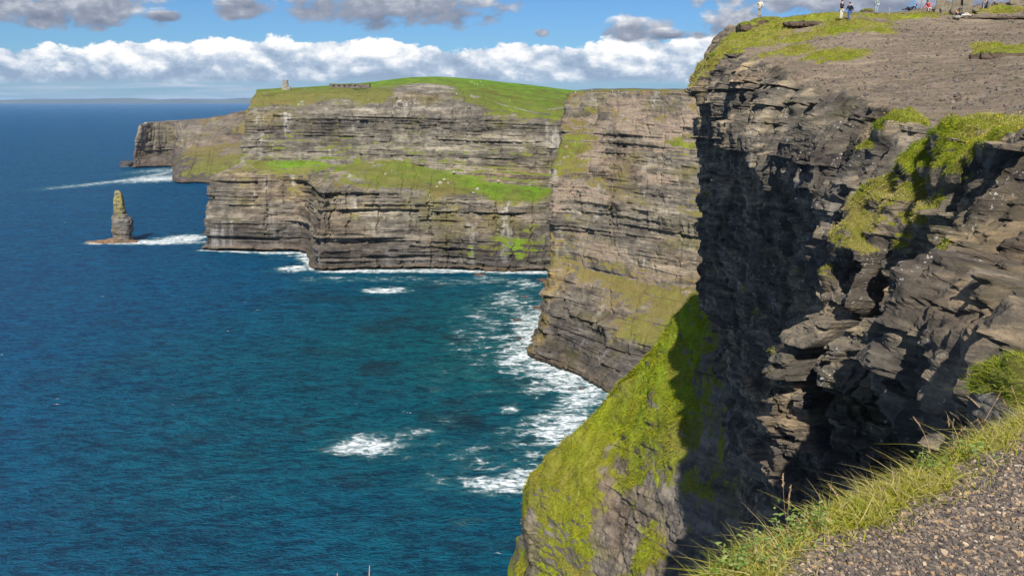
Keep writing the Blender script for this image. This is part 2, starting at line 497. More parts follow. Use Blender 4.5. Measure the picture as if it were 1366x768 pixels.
# ------------------------------------------------------------------ far headland with the tower
def far_headland():
    def st(base, low, back, rim, shoulder, hill, back2=450):
        b = sea(*base, z=-3)
        h = at(*hill)
        return [b, sea(*base, z=3) + np.array([0, 1.5, 0]), at(*low), at(*back), at(*rim), at(*shoulder), h,
                h + np.array([h[0] * back2 / h[1], back2, -60])]
    yA, yD = sY(270, 331), sY(418, 357)
    sts = [
        st((270, 331), (279, 242, yA + 8), (322, 213, yA + 45), (328, 160, yA + 56), (344, 124, yA + 130), (352, 119.5, yA + 190)),
        st((340, 334), (342, 238, yA + 4), (346, 215, yA + 30), (350, 152, yA + 42), (352, 126, yA + 112), (352, 118.5, yA + 180)),
        st((405, 335), (408, 240, yA + 2), (416, 216, yA + 25), (420, 150, yA + 38), (420, 122, yA + 110), (420, 115, yA + 220)),
        st((417, 357), (428, 254, yD + 8), (452, 222, yA + 8), (460, 150, yA + 22), (462, 125, yA + 95), (465, 112, yA + 300)),
        st((440, 359), (448, 257, yD + 8), (480, 217, yA - 8), (490, 150, yA + 5), (490, 127, yA + 80), (500, 108, yA + 330)),
        st((520, 358), (520, 257, yD + 12), (530, 216, yA - 14), (535, 152, yA + 0), (538, 125, yA + 70), (540, 103, yA + 360)),
        st((580, 357), (580, 262, yD + 10), (584, 228, yA - 25), (588, 158, yA - 12), (590, 129, yA + 55), (588, 101, yA + 380)),
        st((650, 359), (650, 266, yD + 8), (655, 244, yA - 45), (655, 160, yA - 32), (656, 140, yA + 25), (640, 105, yA + 380)),
        st((728, 361), (730, 268, yD + 8), (735, 252, yA - 60), (735, 165, yA - 47), (735, 158, yA - 25), (700, 111, yA + 400)),
        st((800, 362), (802, 270, yD + 8), (806, 254, yA - 70), (806, 168, yA - 57), (806, 162, yA - 35), (765, 119, yA + 430)),
        st((930, 364), (932, 272, yD + 8), (936, 256, yA - 70), (936, 170, yA - 57), (936, 164, yA - 35), (870, 124, yA + 430)),
    ]
    ctrl = np.array(sts)
    # flank that runs back on the seaward side
    a = ctrl[0]
    f1 = a + np.array([[35, 90, 0]] * 8); f2 = a + np.array([[160, 480, 0]] * 8)
    f1[6:, 0] += 60; f2[6:, 0] += 60
    ctrl = np.concatenate([[f2, f1], ctrl], 0)
    ns = len(ctrl)
    ones = np.ones((ns, 1))
    A = {'rock': ones * np.array([1, 1, 1, .55, 1, .6, 0, 0]),
         'grass': ones * np.array([0, 0, .34, .66, .24, .80, 1, 1]),
         'dry': ones * np.array([0, 0, .8, .4, .7, .6, .05, 0]),
         'lush': ones * np.array([0, 0, .1, .55, .15, .3, 1, 1]),
         'soil': ones * np.array([0, 0, 0, 0, 0, 0, 0, 0.]),
         'lichen': ones * np.array([0, 0, .45, .3, .15, .1, 0, 0])}
    for j, g in ((7, .45), (8, .4)): A['grass'][j, 5] = g
    A['grass'][9:, 5] = 1.0
    A['grass'][9:, 4] = .35
    A['dry'][9:, 5] = .35; A['dry'][2:9, 4:6] = .75; A['lush'][2:9, 5] = .55
    A['lichen'][2:5, 1:3] = .55; A['lichen'][2:5, 1] = .1

    def disp(P, S, A, N):
        x, y, z = P[..., 0], P[..., 1], P[..., 2]
        A['grass'] = A['grass'] + (fbm(x / 45, y / 45, z / 18, 4, 5) - .5) * .9 * (A['grass'] > .03) + (fbm(x / 12, y / 12, z / 6, 3, 15) - .5) * .7 * (A['grass'] > .03) * (z < 190)
        # the pocket of grass on the shelf and the green patch low on the right
        def patch(px, py, Y, rx, rz, am):
            c = at(px, py, Y)
            return am * np.exp(-((x - c[0]) / rx) ** 2 - ((z - c[2]) / rz) ** 2)
        g = patch(378, 222, yA, 32, 9, 1.1) + patch(540, 235, yA, 60, 10, .35) + patch(690, 246, yA, 45, 10, .8) + patch(690, 325, yD, 50, 16, .75) + patch(620, 240, yA, 25, 6, .35)
        A['grass'] = np.clip(A['grass'] + g, 0, 1)
        A['lush'] = np.clip(A['lush'] + g * .6, 0, 1)
        A['dry'] = np.clip(A['dry'] * (1 - g), 0, 1)
        kn = patch(552, 124, yA + 30, 28, 14, 1) + patch(625, 146, yA, 40, 7, .5)
        A['grass'] = np.clip(A['grass'] - kn, 0, 1)
        A['dry'] = np.clip(A['dry'] + 1.4 * (fbm(x / 26, y / 26, z / 12, 3, 16) - .5) * (z < 200), 0, 1)
        rock = np.clip(A['rock'] * (1 - .75 * A['grass']), 0, 1)
        d = strata(P, S, [(17, 6.5, 90, 40), (7, 5.0, 50, 16), (2.8, 2.6, 26, 9)], 3, (.012, 0), (3, 140))
        d = d + 16 * (fbm(S / 75, z / 240, .5, 3, 8) - .5) + 6 * (fbm(S / 16, z / 30, 3.5, 3, 9) - .5)
        d = d - 5 * joints(S, z, 22, 60, 4)
        d = d * rock * sstep(-4, 6, z) + 5 * (fbm(S / 9, z / 5, 0, 3, 12) - .25) * (1 - sstep(0., 6., z))
        lump = (1 - rock) * (11 * (fbm(x / 45, y / 45, z / 30, 4, 6) - .5) + 2.0 * (fbm(x / 9, y / 9, z / 9, 3, 7) - .5))
        lump = lump * (1 - .75 * (A['lush'] > .85)) * sstep(2, 10, z)
        return d, lump
    mat = terrain_mat('far_cliff_rock', 10., rock=((.022, .021, .021), (.132, .117, .095), (.39, .345, .27)), lichen=.6, streak=.95, gs=6.,
                      grass=((.14, .10, .035), (.13, .17, .022), (.22, .23, .035)), lush=(.115, .265, .015), dip=(.012, 0))
    uc = [24, 30, 60, 60, 30, 40, 95, 75, 85, 100, 60, 20]
    vc = [4, 150, 70, 120, 60, 50, 6]
    r = terrain('far_headland', ctrl, A, uc, vc, disp, mat, flip=False)
    for s_ in ctrl: COAST.append((s_[1][:2], 15.))
    return r


# ------------------------------------------------------------------ headland farther off
def distant_headland():
    def st(b, l, m_, r_):
        a = sea(*b, z=-3); h = at(*r_)
        return [a, sea(*b, z=3), at(*l), at(*m_), h, h + np.array([30, 500, 6]), h + np.array([300, 2500, -160])]
    y1, y2 = sY(210, 222), sY(260, 242)
    sts = [
        st((184, 221), (186, 208, y1 + 5), (191, 186, y1 + 12), (198, 166, y1 + 25)),
        st((205, 222), (206, 206, y1 + 5), (206, 184, y1 + 12), (206, 163, y1 + 20)),
        st((231, 223), (231, 208, y1 + 5), (231, 185, y1 + 12), (232, 162, y1 + 20)),
        st((232, 242), (235, 230, y2 + 8), (252, 200, y2 + 250), (258, 160, y2 + 440)),
        st((262, 243), (262, 229, y2 + 8), (268, 200, y2 + 240), (285, 156, y2 + 430)),
        st((300, 244), (300, 228, y2 + 8), (305, 192, y2 + 260), (318, 150, y2 + 420)),
        st((350, 245), (350, 226, y2 + 8), (352, 188, y2 + 260), (352, 141, y2 + 420)),
        st((420, 246), (420, 226, y2 + 8), (420, 188, y2 + 260), (420, 139, y2 + 420)),
    ]
    ctrl = np.array(sts)
    f = ctrl[0] + np.array([[70, 900, 0]] * 7)
    ctrl = np.concatenate([[f], ctrl], 0)
    ns = len(ctrl); o_ = np.ones((ns, 1))
    A = {'rock': o_ * np.array([1, 1, 1, .9, .9, 0, 0]), 'grass': o_ * np.array([0, 0, 0, .0, .2, .9, 1]),
         'dry': o_ * np.array([0, 0, 0, .5, 1, .7, .3]), 'lush': o_ * np.array([0, 0, 0, 0, .1, .4, .6]),
         'soil': o_ * 0 * np.ones(7), 'lichen': o_ * 0 * np.ones(7)}
    A['rock'][4:, 3] = .8; A['grass'][4:, 2] = .75; A['grass'][4:, 3] = .50; A['grass'][4:, 4] = .15; A['lush'][4:, 2] = .2; A['dry'][4:, 2] = .3; A['dry'][4:, 3] = .9; A['grass'][4, 2:4] = .45
    A['lush'][7:, 4] = .8; A['grass'][7:, 4] = 1

    def disp(P, S, A, N):
        x, y, z = P[..., 0], P[..., 1], P[..., 2]
        A['grass'] = np.clip(A['grass'] + (fbm(x / 60, y / 60, z / 30, 4, 45) - .5) * .8 * (A['grass'] > .02), 0, 1)
        rock = A['rock'] * (1 - .7 * A['grass'])
        d = strata(P, S, [(14, 4.0, 60, 22), (6, 2.5, 40, 12)], 43, (0, 0), (3, 140))
        d = d + 22 * (fbm(S / 50, z / 200, .5, 4, 48, .6) - .5) - 6 * joints(S, z, 18, 120, 44)
        return d * rock * sstep(-4, 8, z) + 8 * (fbm(S / 14, z / 6, 0, 3, 12) - .25) * (1 - sstep(0., 8., z)), (1 - rock) * sstep(5, 20, z) * 14 * (fbm(x / 70, y / 70, z / 40, 4, 46) - .5)
    mat = terrain_mat('distant_cliff_rock', 16., rock=((.035, .032, .03), (.135, .115, .095), (.28, .235, .18)), lichen=.2, streak=.3, gs=10.,
                      grass=((.15, .12, .045), (.15, .17, .035), (.22, .22, .04)), lush=(.12, .22, .03))
    terrain('distant_headland', ctrl, A, [20, 30, 60, 40, 60, 70, 30, 20], [4, 50, 70, 70, 20, 8], disp, mat)
    for s_ in ctrl: COAST.append((s_[1][:2], 26.))


# ------------------------------------------------------------------ middle headland
def middle_headland():
    def st(base, l, g, led, up, rim, inl):
        b = sea(*base, z=-3); Y = b[1]
        return [b, sea(*base, z=3) + np.array([.5, 1.5, 0]), at(l[0], l[1], Y + l[2]), at(g[0], g[1], Y + g[2]), at(led[0], led[1], Y + led[2]),
                at(led[0] + 1, led[1] - 11, Y + led[2] + 9), at(up[0], up[1], Y + up[2]), at(*rim[:2], Y + rim[2]),
                at(*rim[:2], Y + rim[2]) + np.array([30 + inl, 140, 3]), at(*rim[:2], Y + rim[2]) + np.array([160 + inl, 420, -20])]
    sts = [
        st((712, 472), (727, 388, 10), (735, 345, 26), (735, 246, 36), (748, 180, 62), (757, 124, 80), 0),
        st((742, 484), (752, 408, 10), (758, 345, 40), (764, 250, 52), (772, 185, 78), (782, 122, 96), 0),
        st((775, 500), (792, 428, 10), (800, 365, 46), (806, 262, 60), (812, 190, 86), (818, 122, 104), 0),
        st((812, 518), (840, 448, 10), (852, 380, 50), (858, 280, 66), (862, 195, 92), (868, 122, 110), 0),
        st((860, 535), (900, 470, 10), (912, 395, 50), (922, 296, 66), (922, 200, 92), (918, 123, 110), 0),
        st((930, 552), (965, 490, 10), (985, 410, 50), (1000, 312, 66), (1000, 205, 92), (990, 124, 110), 0),
        st((1060, 580), (1090, 510, 10), (1110, 430, 50), (1120, 330, 66), (1120, 210, 92), (1120, 122, 110), 0),
        st((1300, 600), (1330, 530, 10), (1340, 430, 50), (1340, 330, 66), (1340, 210, 92), (1340, 120, 110), 0),
    ]
    ctrl = np.array(sts)
    a = ctrl[0]
    f1 = a + np.array([[14, 75, 0]] * 10); f2 = a + np.array([[60, 260, 0]] * 10); f3 = a + np.array([[110, 470, 0]] * 10)
    ctrl = np.concatenate([[f3, f2, f1], ctrl], 0)
    ns = len(ctrl); o_ = np.ones((ns, 1))
    A = {'rock': o_ * np.array([1, 1, 1, .75, 1, .7, .85, .6, 0, 0]),
         'grass': o_ * np.array([0, 0, .15, .66, .05, .50, .24, .48, .9, 1]),
         'dry': o_ * np.array([0, 0, .9, .9, .6, .8, .8, .9, .3, .2]),
         'lush': o_ * np.array([0, 0, .1, .15, 0, .15, .1, .1, .5, .6]),
         'soil': o_ * np.array([0, 0, 0, .38, .25, .15, .48, .45, 0, 0]),
         'lichen': o_ * np.array([0, 0, .45, .1, .0, .1, .1, .1, 0, 0]),
         'over': o_ * np.array([0, 0, 1., 0, 1., 0, 0, 0, 0, 0])}
    A['over'][:3] = 0; A['over'][3, 2] = .15; A['over'][3, 4] = .6; A['over'][4, 2] = .8
    A['lichen'][3:4, 1:4] = .9; A['lichen'][4, 2:4] = .6

    def disp(P, S, A, N):
        x, y, z = P[..., 0], P[..., 1], P[..., 2]
        A['grass'] = A['grass'] + (fbm(x / 24, y / 24, z / 12, 4, 65) - .5) * .9 * (A['grass'] > .03)

        def patch(px, py, dY, rx, rz, am):
            c = at(px, py, dY)
            return am * np.exp(-((x - c[0]) / rx) ** 2 - ((z - c[2]) / rz) ** 2)
        g = patch(770, 188, 690, 14, 12, .8) + patch(750, 205, 680, 12, 10, .6) + patch(889, 188, 690, 12, 7, .9) + patch(850, 430, 600, 22, 12, .55) + patch(880, 390, 600, 25, 10, .3)
        A['grass'] = np.clip(A['grass'] + g, 0, 1)
        A['lush'] = np.clip(A['lush'] + g * .45, 0, 1); A['dry'] = np.clip(A['dry'] * (1 - g), 0, 1)
        A['soil'] = np.clip(A['soil'] + 1.2 * (fbm(x / 30, y / 30, z / 14, 3, 73) - .5) * (A['soil'] > .05), 0, 1)
        A['dry'] = np.clip(A['dry'] + 1.5 * (fbm(x / 16, y / 16, z / 9, 3, 74) - .5), 0, 1)
        rock = np.clip(A['rock'] * (1 - .8 * A['grass']) * (1 - .5 * A['soil']), 0, 1)
        d = strata(P, S, [(11, 4.2, 60, 26), (4.5, 3.4, 34, 10), (1.7, 1.6, 18, 5)], 63, (.05, 0.0), (3, 90))
        d = d + 13 * (fbm(S / 38, z / 120, .5, 3, 68) - .5) + 4.5 * (fbm(S / 10, z / 14, 3.5, 3, 69) - .5)
        d = d - 3 * joints(S, z, 16, 40, 64)
        lump = (1 - rock) * (4 * (fbm(x / 22, y / 22, z / 16, 4, 66) - .5) + 1.8 * (fbm(x / 5, y / 5, z / 4, 3, 67) - .5))
        d = d + 7 * A['over'] ** 7 * (.1 + 1.5 * sstep(.35, .65, fbm(S / 11, 0, 7.7, 3, 72))) - 2.5 * sstep(.5, .75, A['over']) * (1 - sstep(.75, .9, A['over']))
        top = A['rock'] * 0 + sstep(150, 205, z)
        d = d * rock * sstep(-4, 5, z) + 4.5 * (fbm(S / 7, z / 4, 0, 3, 12) - .25) * (1 - sstep(0., 5., z)) + (1 - A['grass']) * top * 2.2 * (fbm(x / 4, y / 4, z / 3, 3, 70) - .5)
        return d, lump
    mat = terrain_mat('middle_cliff_rock', 6., rock=((.022, .021, .020), (.132, .115, .092), (.36, .31, .235)), lichen=.65, streak=.6, gs=3.5,
                      grass=((.16, .115, .045), (.15, .165, .025), (.24, .22, .04)), lush=(.14, .22, .02), soil=(.25, .195, .145), dip=(.05, 0), lich_col=(.36, .25, .05))
    uc = [14, 20, 60, 90, 100, 110, 110, 60, 20, 10]
    vc = [4, 130, 90, 130, 24, 90, 70, 40, 12]
    r = terrain('middle_headland', ctrl, A, uc, vc, disp, mat)
    for s_ in ctrl: COAST.append((s_[1][:2], 44.))
    return r


# ------------------------------------------------------------------ green spur under the near cliff
def green_spur():
    def st(ridge, a, b, c, low, zb=0):
        q_ = .76
        ridge, a, b, c, low = [(w[0], w[1], w[2] * q_) for w in (ridge, a, b, c, low)]
        r_ = at(*ridge)
        back = r_ + np.array([-4, 12, -22]); back2 = r_ + np.array([-2, 26, -85]); back3 = r_ + np.array([4, 46, 0]); back3[2] = -3
        lo = at(*low)
        end = lo + np.array([2, -14, 0]); end[2] = -3
        return [back3, back2, back, r_, at(*a), at(*b), at(*c), lo, end]
    sts = [
        st((714, 636, 152), (710, 655, 150), (706, 690, 148.5), (703, 740, 147), (700, 800, 146)),
        st((730, 617, 151), (728, 650, 147), (728, 700, 144), (738, 760, 142), (738, 830, 140)),
        st((765, 580, 149), (768, 625, 144), (768, 690, 138), (775, 760, 133), (780, 850, 127)),
        st((805, 532, 147), (815, 580, 141), (825, 650, 133), (832, 740, 125), (840, 850, 116)),
        st((838, 486, 144), (858, 540, 136), (872, 620, 126), (880, 720, 117), (885, 850, 107)),
        st((885, 440, 139), (905, 500, 130), (915, 590, 119), (922, 700, 110), (928, 850, 101)),
        st((930, 397, 133), (945, 470, 123), (950, 570, 112), (955, 690, 104), (960, 850, 96)),
        st((968, 360, 127), (985, 450, 116), (990, 550, 106), (995, 680, 98), (1000, 850, 90)),
        st((1060, 330, 122), (1080, 430, 110), (1080, 540, 100), (1080, 680, 92), (1080, 850, 84)),
    ]
    ctrl = np.array(sts)
    a = ctrl[0].copy(); a[:, 0] -= 7; a[:, 1] += 4; a[:, 2] = -3
    m_ = ctrl[0].copy(); m_[:, 0] -= 2.0; m_[:, 1] += 1; m_[:, 2] = np.minimum(m_[:, 2], 60)
    ctrl = np.concatenate([[a, m_], ctrl], 0)
    ns = len(ctrl); o_ = np.ones((ns, 1))
    A = {'rock': o_ * np.array([1, 1, .5, .2, .3, .6, .9, 1, 1]),
         'grass': o_ * np.array([0, 0, .5, 1.1, .98, .66, .42, .34, 0]),
         'dry': o_ * np.array([0, 0, 0, .1, .3, .35, .3, .3, 0]),
         'lush': o_ * np.array([0, 0, .4, .35, .2, .2, .3, .3, 0]),
         'soil': o_ * 0 * np.ones(9), 'lichen': o_ * np.array([0, 0, 0, .3, .3, .3, .3, .3, .3])}
    A['grass'][:2] = 0.0; A['rock'][:2] = 1
    A['grass'][2, 5:] = .25; A['rock'][2, 5:] = 1
    A['grass'][7:, 3:5] = 1; A['grass'][7:, 5] = .62; A['grass'][6:, 6:] = .16; A['grass'][5, 6:] = .3; A['grass'][3:6, 4] = 1.0; A['grass'][3:5, 5] = .85; A['grass'][8:, 5] = .35; A['lush'][6:, 3:6] = .7

    def disp(P, S, A, N):
        x, y, z = P[..., 0], P[..., 1], P[..., 2]
        n = fbm(x / 9, y / 9, z / 9, 4, 85)
        A['grass'] = np.clip(A['grass'] + (n - .5) * 1.9 * (A['grass'] > .03) * (A['grass'] < .97) + .5 * (fbm(x / 2.4, y / 2.4, z / 2.4, 3, 90) - .5) * (A['grass'] > .03), 0, 1)
        A['dry'] = np.clip(A['dry'] + 1.6 * (fbm(x / 5, y / 5, z / 5, 3, 91) - .45), 0, 1)
        rock = np.clip(A['rock'] * (1 - .85 * A['grass']), 0, 1)
        d = strata(P, S, [(3.2, .8, 12, 5), (1.2, .5, 6, 2.0)], 83, (.25, .3), (2.5, 18))
        d = d + 3.6 * (fbm(x / 8, y / 8, z / 12, 4, 88) - .5) + 2.0 * np.abs(fbm(x / 2.6, y / 2.6, z / 3.4, 4, 89, .6) - .5) * 2
        lump = (1 - rock) * (4.4 * (fbm(x / 9, y / 9, z / 9, 4, 86) - .5) + .9 * (fbm(x / 1.6, y / 1.6, z / 1.6, 3, 87) - .5))
        return d * rock, lump
    mat = terrain_mat('spur_rock', 1.9, rock=((.035, .033, .032), (.15, .13, .11), (.30, .26, .21)), lichen=.6, streak=.35, gs=.75,
                      grass=((.20, .15, .035), (.22, .25, .016), (.38, .36, .03)), lush=(.15, .27, .010), dip=(.25, .3))
    uc = [12, 40, 40, 90, 100, 100, 90, 80, 60, 20]
    vc = [6, 10, 24, 90, 110, 110, 80, 20]
    r = terrain('green_spur', ctrl, A, uc, vc, disp, mat, flip=True, curve=0., ublur=8, gslope=(.15, .45))
    for s_ in ctrl[:3]: COAST.append((s_[0][:2], 14.))
    return r


# ------------------------------------------------------------------ near cliff and its plateau
PLAT = [at(1366, 182, 20), at(1140, 152, 39), at(1040, 108, 62), at(962, 82, 80), at(925, 76, 88), at(1010, 30, 95), at(1130, 28, 82),
        at(1190, 17, 97), at(1280, 14, 100), at(1366, 12, 100), at(1250, 100, 55), at(1366, 100, 48), at(1130, 60, 70), at(1366, 45, 75), at(1250, 50, 78),
        np.array([24., 8, 199.2]), np.array([40., 14, 200.2]), np.array([70., 20, 201.5]), np.array([110., 40, 203]), np.array([110., 100, 204]),
        np.array([60., 130, 204.]), np.array([34., 112, 204.5]), np.array([95., 130, 202.])]
PLAT = np.array(PLAT)


def tps_fit(P):
    n = len(P); d = np.linalg.norm(P[:, None, :2] - P[None, :, :2], axis=2)
    K = np.where(d > 0, d ** 2 * np.log(d + 1e-9), 0) + np.eye(n) * 8
    Q = np.concatenate([np.ones((n, 1)), P[:, :2]], 1)
    M = np.block([[K, Q], [Q.T, np.zeros((3, 3))]])
    return np.linalg.solve(M, np.concatenate([P[:, 2], np.zeros(3)]))


TPS = tps_fit(PLAT)


def plat_z(x, y):
    x = np.asarray(x, float); y = np.asarray(y, float)
    r = TPS[-3] + TPS[-2] * x + TPS[-1] * y
    for i, p in enumerate(PLAT):
        d2 = (x - p[0]) ** 2 + (y - p[1]) ** 2
        r = r + TPS[i] * np.where(d2 > 0, .5 * d2 * np.log(d2 + 1e-18), 0)
    return r


def plat_hit(px, py, y0=18., y1=140.):
    for Y in np.arange(y0, y1, .25):
        q = at(px, py, Y)
        if q[2] < plat_z(q[0], q[1]): return np.array([q[0], q[1], float(plat_z(q[0], q[1]))])
    return at(px, py, 97)


def near_cliff():
    # rim (x, y), direction inland, face profile: (drop below rim, outward offset)
    far = [(0, 0), (1.5, .5), (4, .3), (8, -.4), (14, -1.2), (24, -2.5), (36, -4.5), (60, -3), (100, 0), (206, 8)]
    mid = [(0, 0), (1.5, .8), (4, .6), (8, -.3), (14, -.8), (24, -2), (36, -3), (60, -1), (100, 2), (206, 10)]
    but = [(0, 0), (1.5, .8), (3.5, 2.2), (6.5, 4.0), (10, 6.3), (13, 5.6), (20, 3.2), (40, 1), (90, 2), (206, 10)]
    gul = [(0, 0), (1.2, 1.0), (3.0, 2.0), (6.5, 3.2), (10, 5.2), (14, 4.6), (20, 3.0), (40, 1), (90, 2), (206, 10)]
    top = [(0, 0), (1.1, 1.3), (2.4, 2.2), (4.0, 2.6)]
    mid = top + [(8, 1.5), (14, .6), (24, -1), (36, -2.5), (60, -1), (206, 10)]
    far = top + [(8, 1.8), (14, 1.4), (24, .2), (36, -1.8), (60, -2), (206, 8)]
    S_ = [((8.6, 7.4), (1, -.2), [(0, 0), (1, .6), (2, 1.2), (4, 2.0), (7, 2.6), (10, 2.6), (18, 2.5), (40, 2), (90, 2), (206, 10)]),
          ((10.4, 12), (1, -.1), [(0, 0), (1.2, 1.0), (2.6, 2.2), (4.6, 2.9), (6, 1.6), (11, 2.6), (18, 2.0), (40, 1), (90, 2), (206, 10)]),
          ((12.2, 17), (1, 0), [(0, 0), (1.2, 1.2), (2.6, 2.3), (4.4, 2.8), (6, .4), (11, .2), (18, 0), (40, 0), (90, 2), (206, 10)]),
          ((12.9, 21), (1, 0), [(0, 0), (1.5, .3), (3.2, .1), (5.2, -.4), (8, -.3), (11, .1), (18, 0), (40, 0), (90, 2), (206, 10)]),
          ((13.6, 25), (1, 0), [(0, 0), (1.2, .5), (3.0, .8), (6.0, 1.5), (9, 2.3), (13, 2.0), (20, .8), (40, 0), (90, 2), (206, 10)]),
          ((14.2, 28.5), (1, 0), [(0, 0), (1.2, .8), (3.0, 2.0), (6.0, 3.6), (9.5, 5.2), (12.5, 5.0), (20, 2.2), (40, 0), (90, 2), (206, 10)]),
          ((14.8, 31.5), (1, 0), [(0, 0), (1.2, .8), (3.0, 1.8), (6.0, 2.6), (9.5, 4.2), (12.5, 4.0), (20, 1.2), (40, 0), (90, 2), (206, 10)]),
          ((16.6, 35), (1, 0), [(0, 0), (1.2, .8), (3, 1.2), (6, .8), (12, .4), (18, -.4), (26, -1.5), (50, -1), (100, 2), (206, 10)]),
          ((18.2, 43), (1, 0), mid), ((19.4, 52), (1, .05), mid), ((20.4, 61), (1, .1), mid), ((21.0, 70), (1, .1), mid), ((21.4, 79), (1, .0), far),
          ((21.9, 86), (1, -.12), far), ((23.0, 91), (1, -.3), far), ((26, 97), (.9, -.6), far), ((34, 104), (.75, -.8), far), ((52, 118), (.4, -1), far), ((100, 150), (.2, -1), far)]
    fr = np.array([0, .006, .02, .05, .12, .25, .45, .7, 1.0])[::-1]
    st = []
    for (x, y), d, prof in S_:
        d = np.array(d, float); d /= np.linalg.norm(d)
        row = []
        L = 85 if y < 100 else 60
        for f in fr[:-1]:
            q = np.array([x, y]) + d * L * f
            row.append([q[0], q[1], float(plat_z(q[0], q[1]))])
        zr = float(plat_z(x, y))
        for (dz, o_) in prof:
            q = np.array([x, y]) - d * o_
            row.append([q[0], q[1], zr - dz])
        st.append(row)
    ctrl = np.array(st)[:, ::-1]            # bottom to top
    ns, nr = ctrl.shape[:2]
    k = 10
    base = np.zeros((ns, nr))
    A = {n: base.copy() for n in ('rock', 'grass', 'dry', 'lush', 'soil', 'lichen')}
    A['rock'][:, :k - 1] = 1; A['rock'][:, k - 1] = .9; A['rock'][:, k] = .6; A['rock'][:, k + 1] = .35; A['rock'][:, k + 2:] = .12
    A['soil'][:, k + 1:] = 1; A['soil'][:, k] = .7; A['soil'][:, k - 1] = .35
    A['lichen'][:, :k - 1] = .15

    gp = []          # grass patches on the plateau: centre, radii
    for (px, py, rx, ry, am) in [(985, 56, 45, 14, 1.2), (962, 70, 26, 10, 1.0), (1120, 77, 55, 10, .9), (1060, 72, 40, 6, .7), (1065, 28, 50, 6, 1.1), (1105, 44, 62, 6, .8),
                                 (1150, 33, 50, 7, .9), (1210, 24, 70, 4, 1.0), (1345, 70, 45, 9, 1.1), (1335, 16, 40, 6, 1.1), (1165, 47, 40, 5, .6), (1020, 66, 40, 6, .6), (1290, 22, 20, 3, .6)]:
        c = plat_hit(px, py); e = plat_hit(px + rx, py); f = plat_hit(px, py - ry); g = plat_hit(px, py + ry)
        gp.append((c, max(np.linalg.norm(e[:2] - c[:2]), .8), max(abs(f[1] - g[1]) / 2, 1.2), am))
    fp = []          # hanging grass on the face
    for (px, py, Y, r_, am) in [(1270, 152, 24.5, 1.1, 1.3), (1300, 150, 23.5, 1.0, 1.0), (1245, 172, 25, 1.1, 1.4), (1228, 205, 25.5, 1.1, 1.5), (1205, 240, 26, 1.2, 1.6), (1175, 262, 26.5, 1.2, 1.6), (1150, 285, 27, 1.1, 1.5),
                                (1128, 310, 27.3, .9, 1.4), (1200, 285, 26, .8, 1.1), (1262, 215, 23.5, .9, 1.6), (1275, 195, 23.2, .7, 1.1), (1190, 158, 32, 1.0, 1.0), (1165, 178, 33, 1.0, .8), (1150, 135, 38, 1.0, .9),
                                (1300, 388, 17, .7, 1.2), (1330, 382, 17, .7, 1.2), (1063, 362, 28.5, .6, 1.0), (1195, 495, 22, .5, .8), (1292, 178, 23, .6, .9), (1035, 208, 60, 1.2, .9), (1325, 158, 22.5, .8, .9)]:
        fp.append((at(px, py, Y), r_, am))

    def disp(P, S, A, N):
        x, y, z = P[..., 0], P[..., 1], P[..., 2]
        g = 0
        for c, rx, ry, am in gp:
            g = g + am * np.exp(-(((x - c[0]) / rx) ** 2 + ((y - c[1]) / ry) ** 2) ** 1.5) * (z > c[2] - 3.5)
        g2 = 0
        for c, r_, am in fp:
            g2 = g2 + am * np.exp(-((((x - c[0]) / (r_ * 1.3)) ** 2 + ((y - c[1]) / (r_ * 1.5)) ** 2 + ((z - c[2]) / r_) ** 2)))
        n = fbm(x / 2.2, y / 2.2, z / 2.2, 4, 105)
        gr = np.clip((g + g2) * 1.0 + (n - .5) * 1.4 * (g + g2 > .05) * np.clip(g + g2, 0, .6) * 1.6, 0, 1)
        # moss and tufts low in the gully, in the shade
        gr = np.maximum(gr, .55 * sstep(.62, .75, fbm(x / 3, y / 3, z / 2, 3, 131)) * (z < 190))
        A['grass'] = gr
        A['lush'] = np.clip(.25 + .5 * (fbm(x / 3, y / 3, z / 3, 2, 106) - .3), 0, 1)
        A['dry'] = np.clip((fbm(x / 2, y / 2, z / 2, 3, 107) - .36) * 2.6, 0, 1)
        rock = np.clip(A['rock'] * (1 - .7 * gr), 0, 1)
        d = strata(P, S, [(2.6, 1.0, 9, 5.0), (1.0, .50, 6, 2.6), (.40, .18, 3, 1.6)], 103, (-.10, .03), (.8, 16))
        jj = 2.4 * (fbm(S / 7.5, z / 34, .5, 3, 108) - .5) + 1.7 * (fbm(S / 2.6, z / 6, 3.5, 3, 109) - .5)
        cell = hsh(np.floor((S + .45 * z) / 1.5 + 1.6 * vn(S * .45, z * .6, 1, 141)), np.floor((z - .2 * S) / .95 + 1.5 * vn(S * .35, z * .5, 2, 142)), np.floor(S * 0), 143) - .5
        bs = S / 3.1 + .5 * vn(S / 3, z / 7, 1, 161); bk = np.floor(bs)
        blocks = hsh(bk, np.floor(z / (5 + 7 * hsh(bk, bk * 0, bk * 0, 162)) + 9 * hsh(bk, bk * 0, bk * 0, 163) + .12 * S), bk * 0, 164) - .5
        blocks = blocks * sstep(.3, .8, A['rock'])
        blocks = blur(blur(blocks, 6, 0), 6, 1); cell = blur(blur(cell, 1, 0), 1, 1)
        cell2 = hsh(np.floor((S - .3 * z) / .62 + .9 * vn(S * 1.3, z * 1.3, 1, 146) + 1.3 * vn(S * .5, z * .6, 3, 149)), np.floor((z + .2 * S) / .34 + .9 * vn(S * 1.1, z * 1.5, 2, 147)), np.floor(S * 0), 148) - .5
        fine = fbm(S / .55, z / .32, x / .5, 4, 144, .6) - .5
        d = d + jj + 1.7 * blocks - 1.5 * joints(S, z, 4.6, 14, 104) - .35 * joints(S, z, 1.3, 3, 145) +   .45 * cell * (1 - .7 * sstep(34, 44, y)) + .30 * fine + .16 * cell2 * (1 - sstep(28, 40, y))
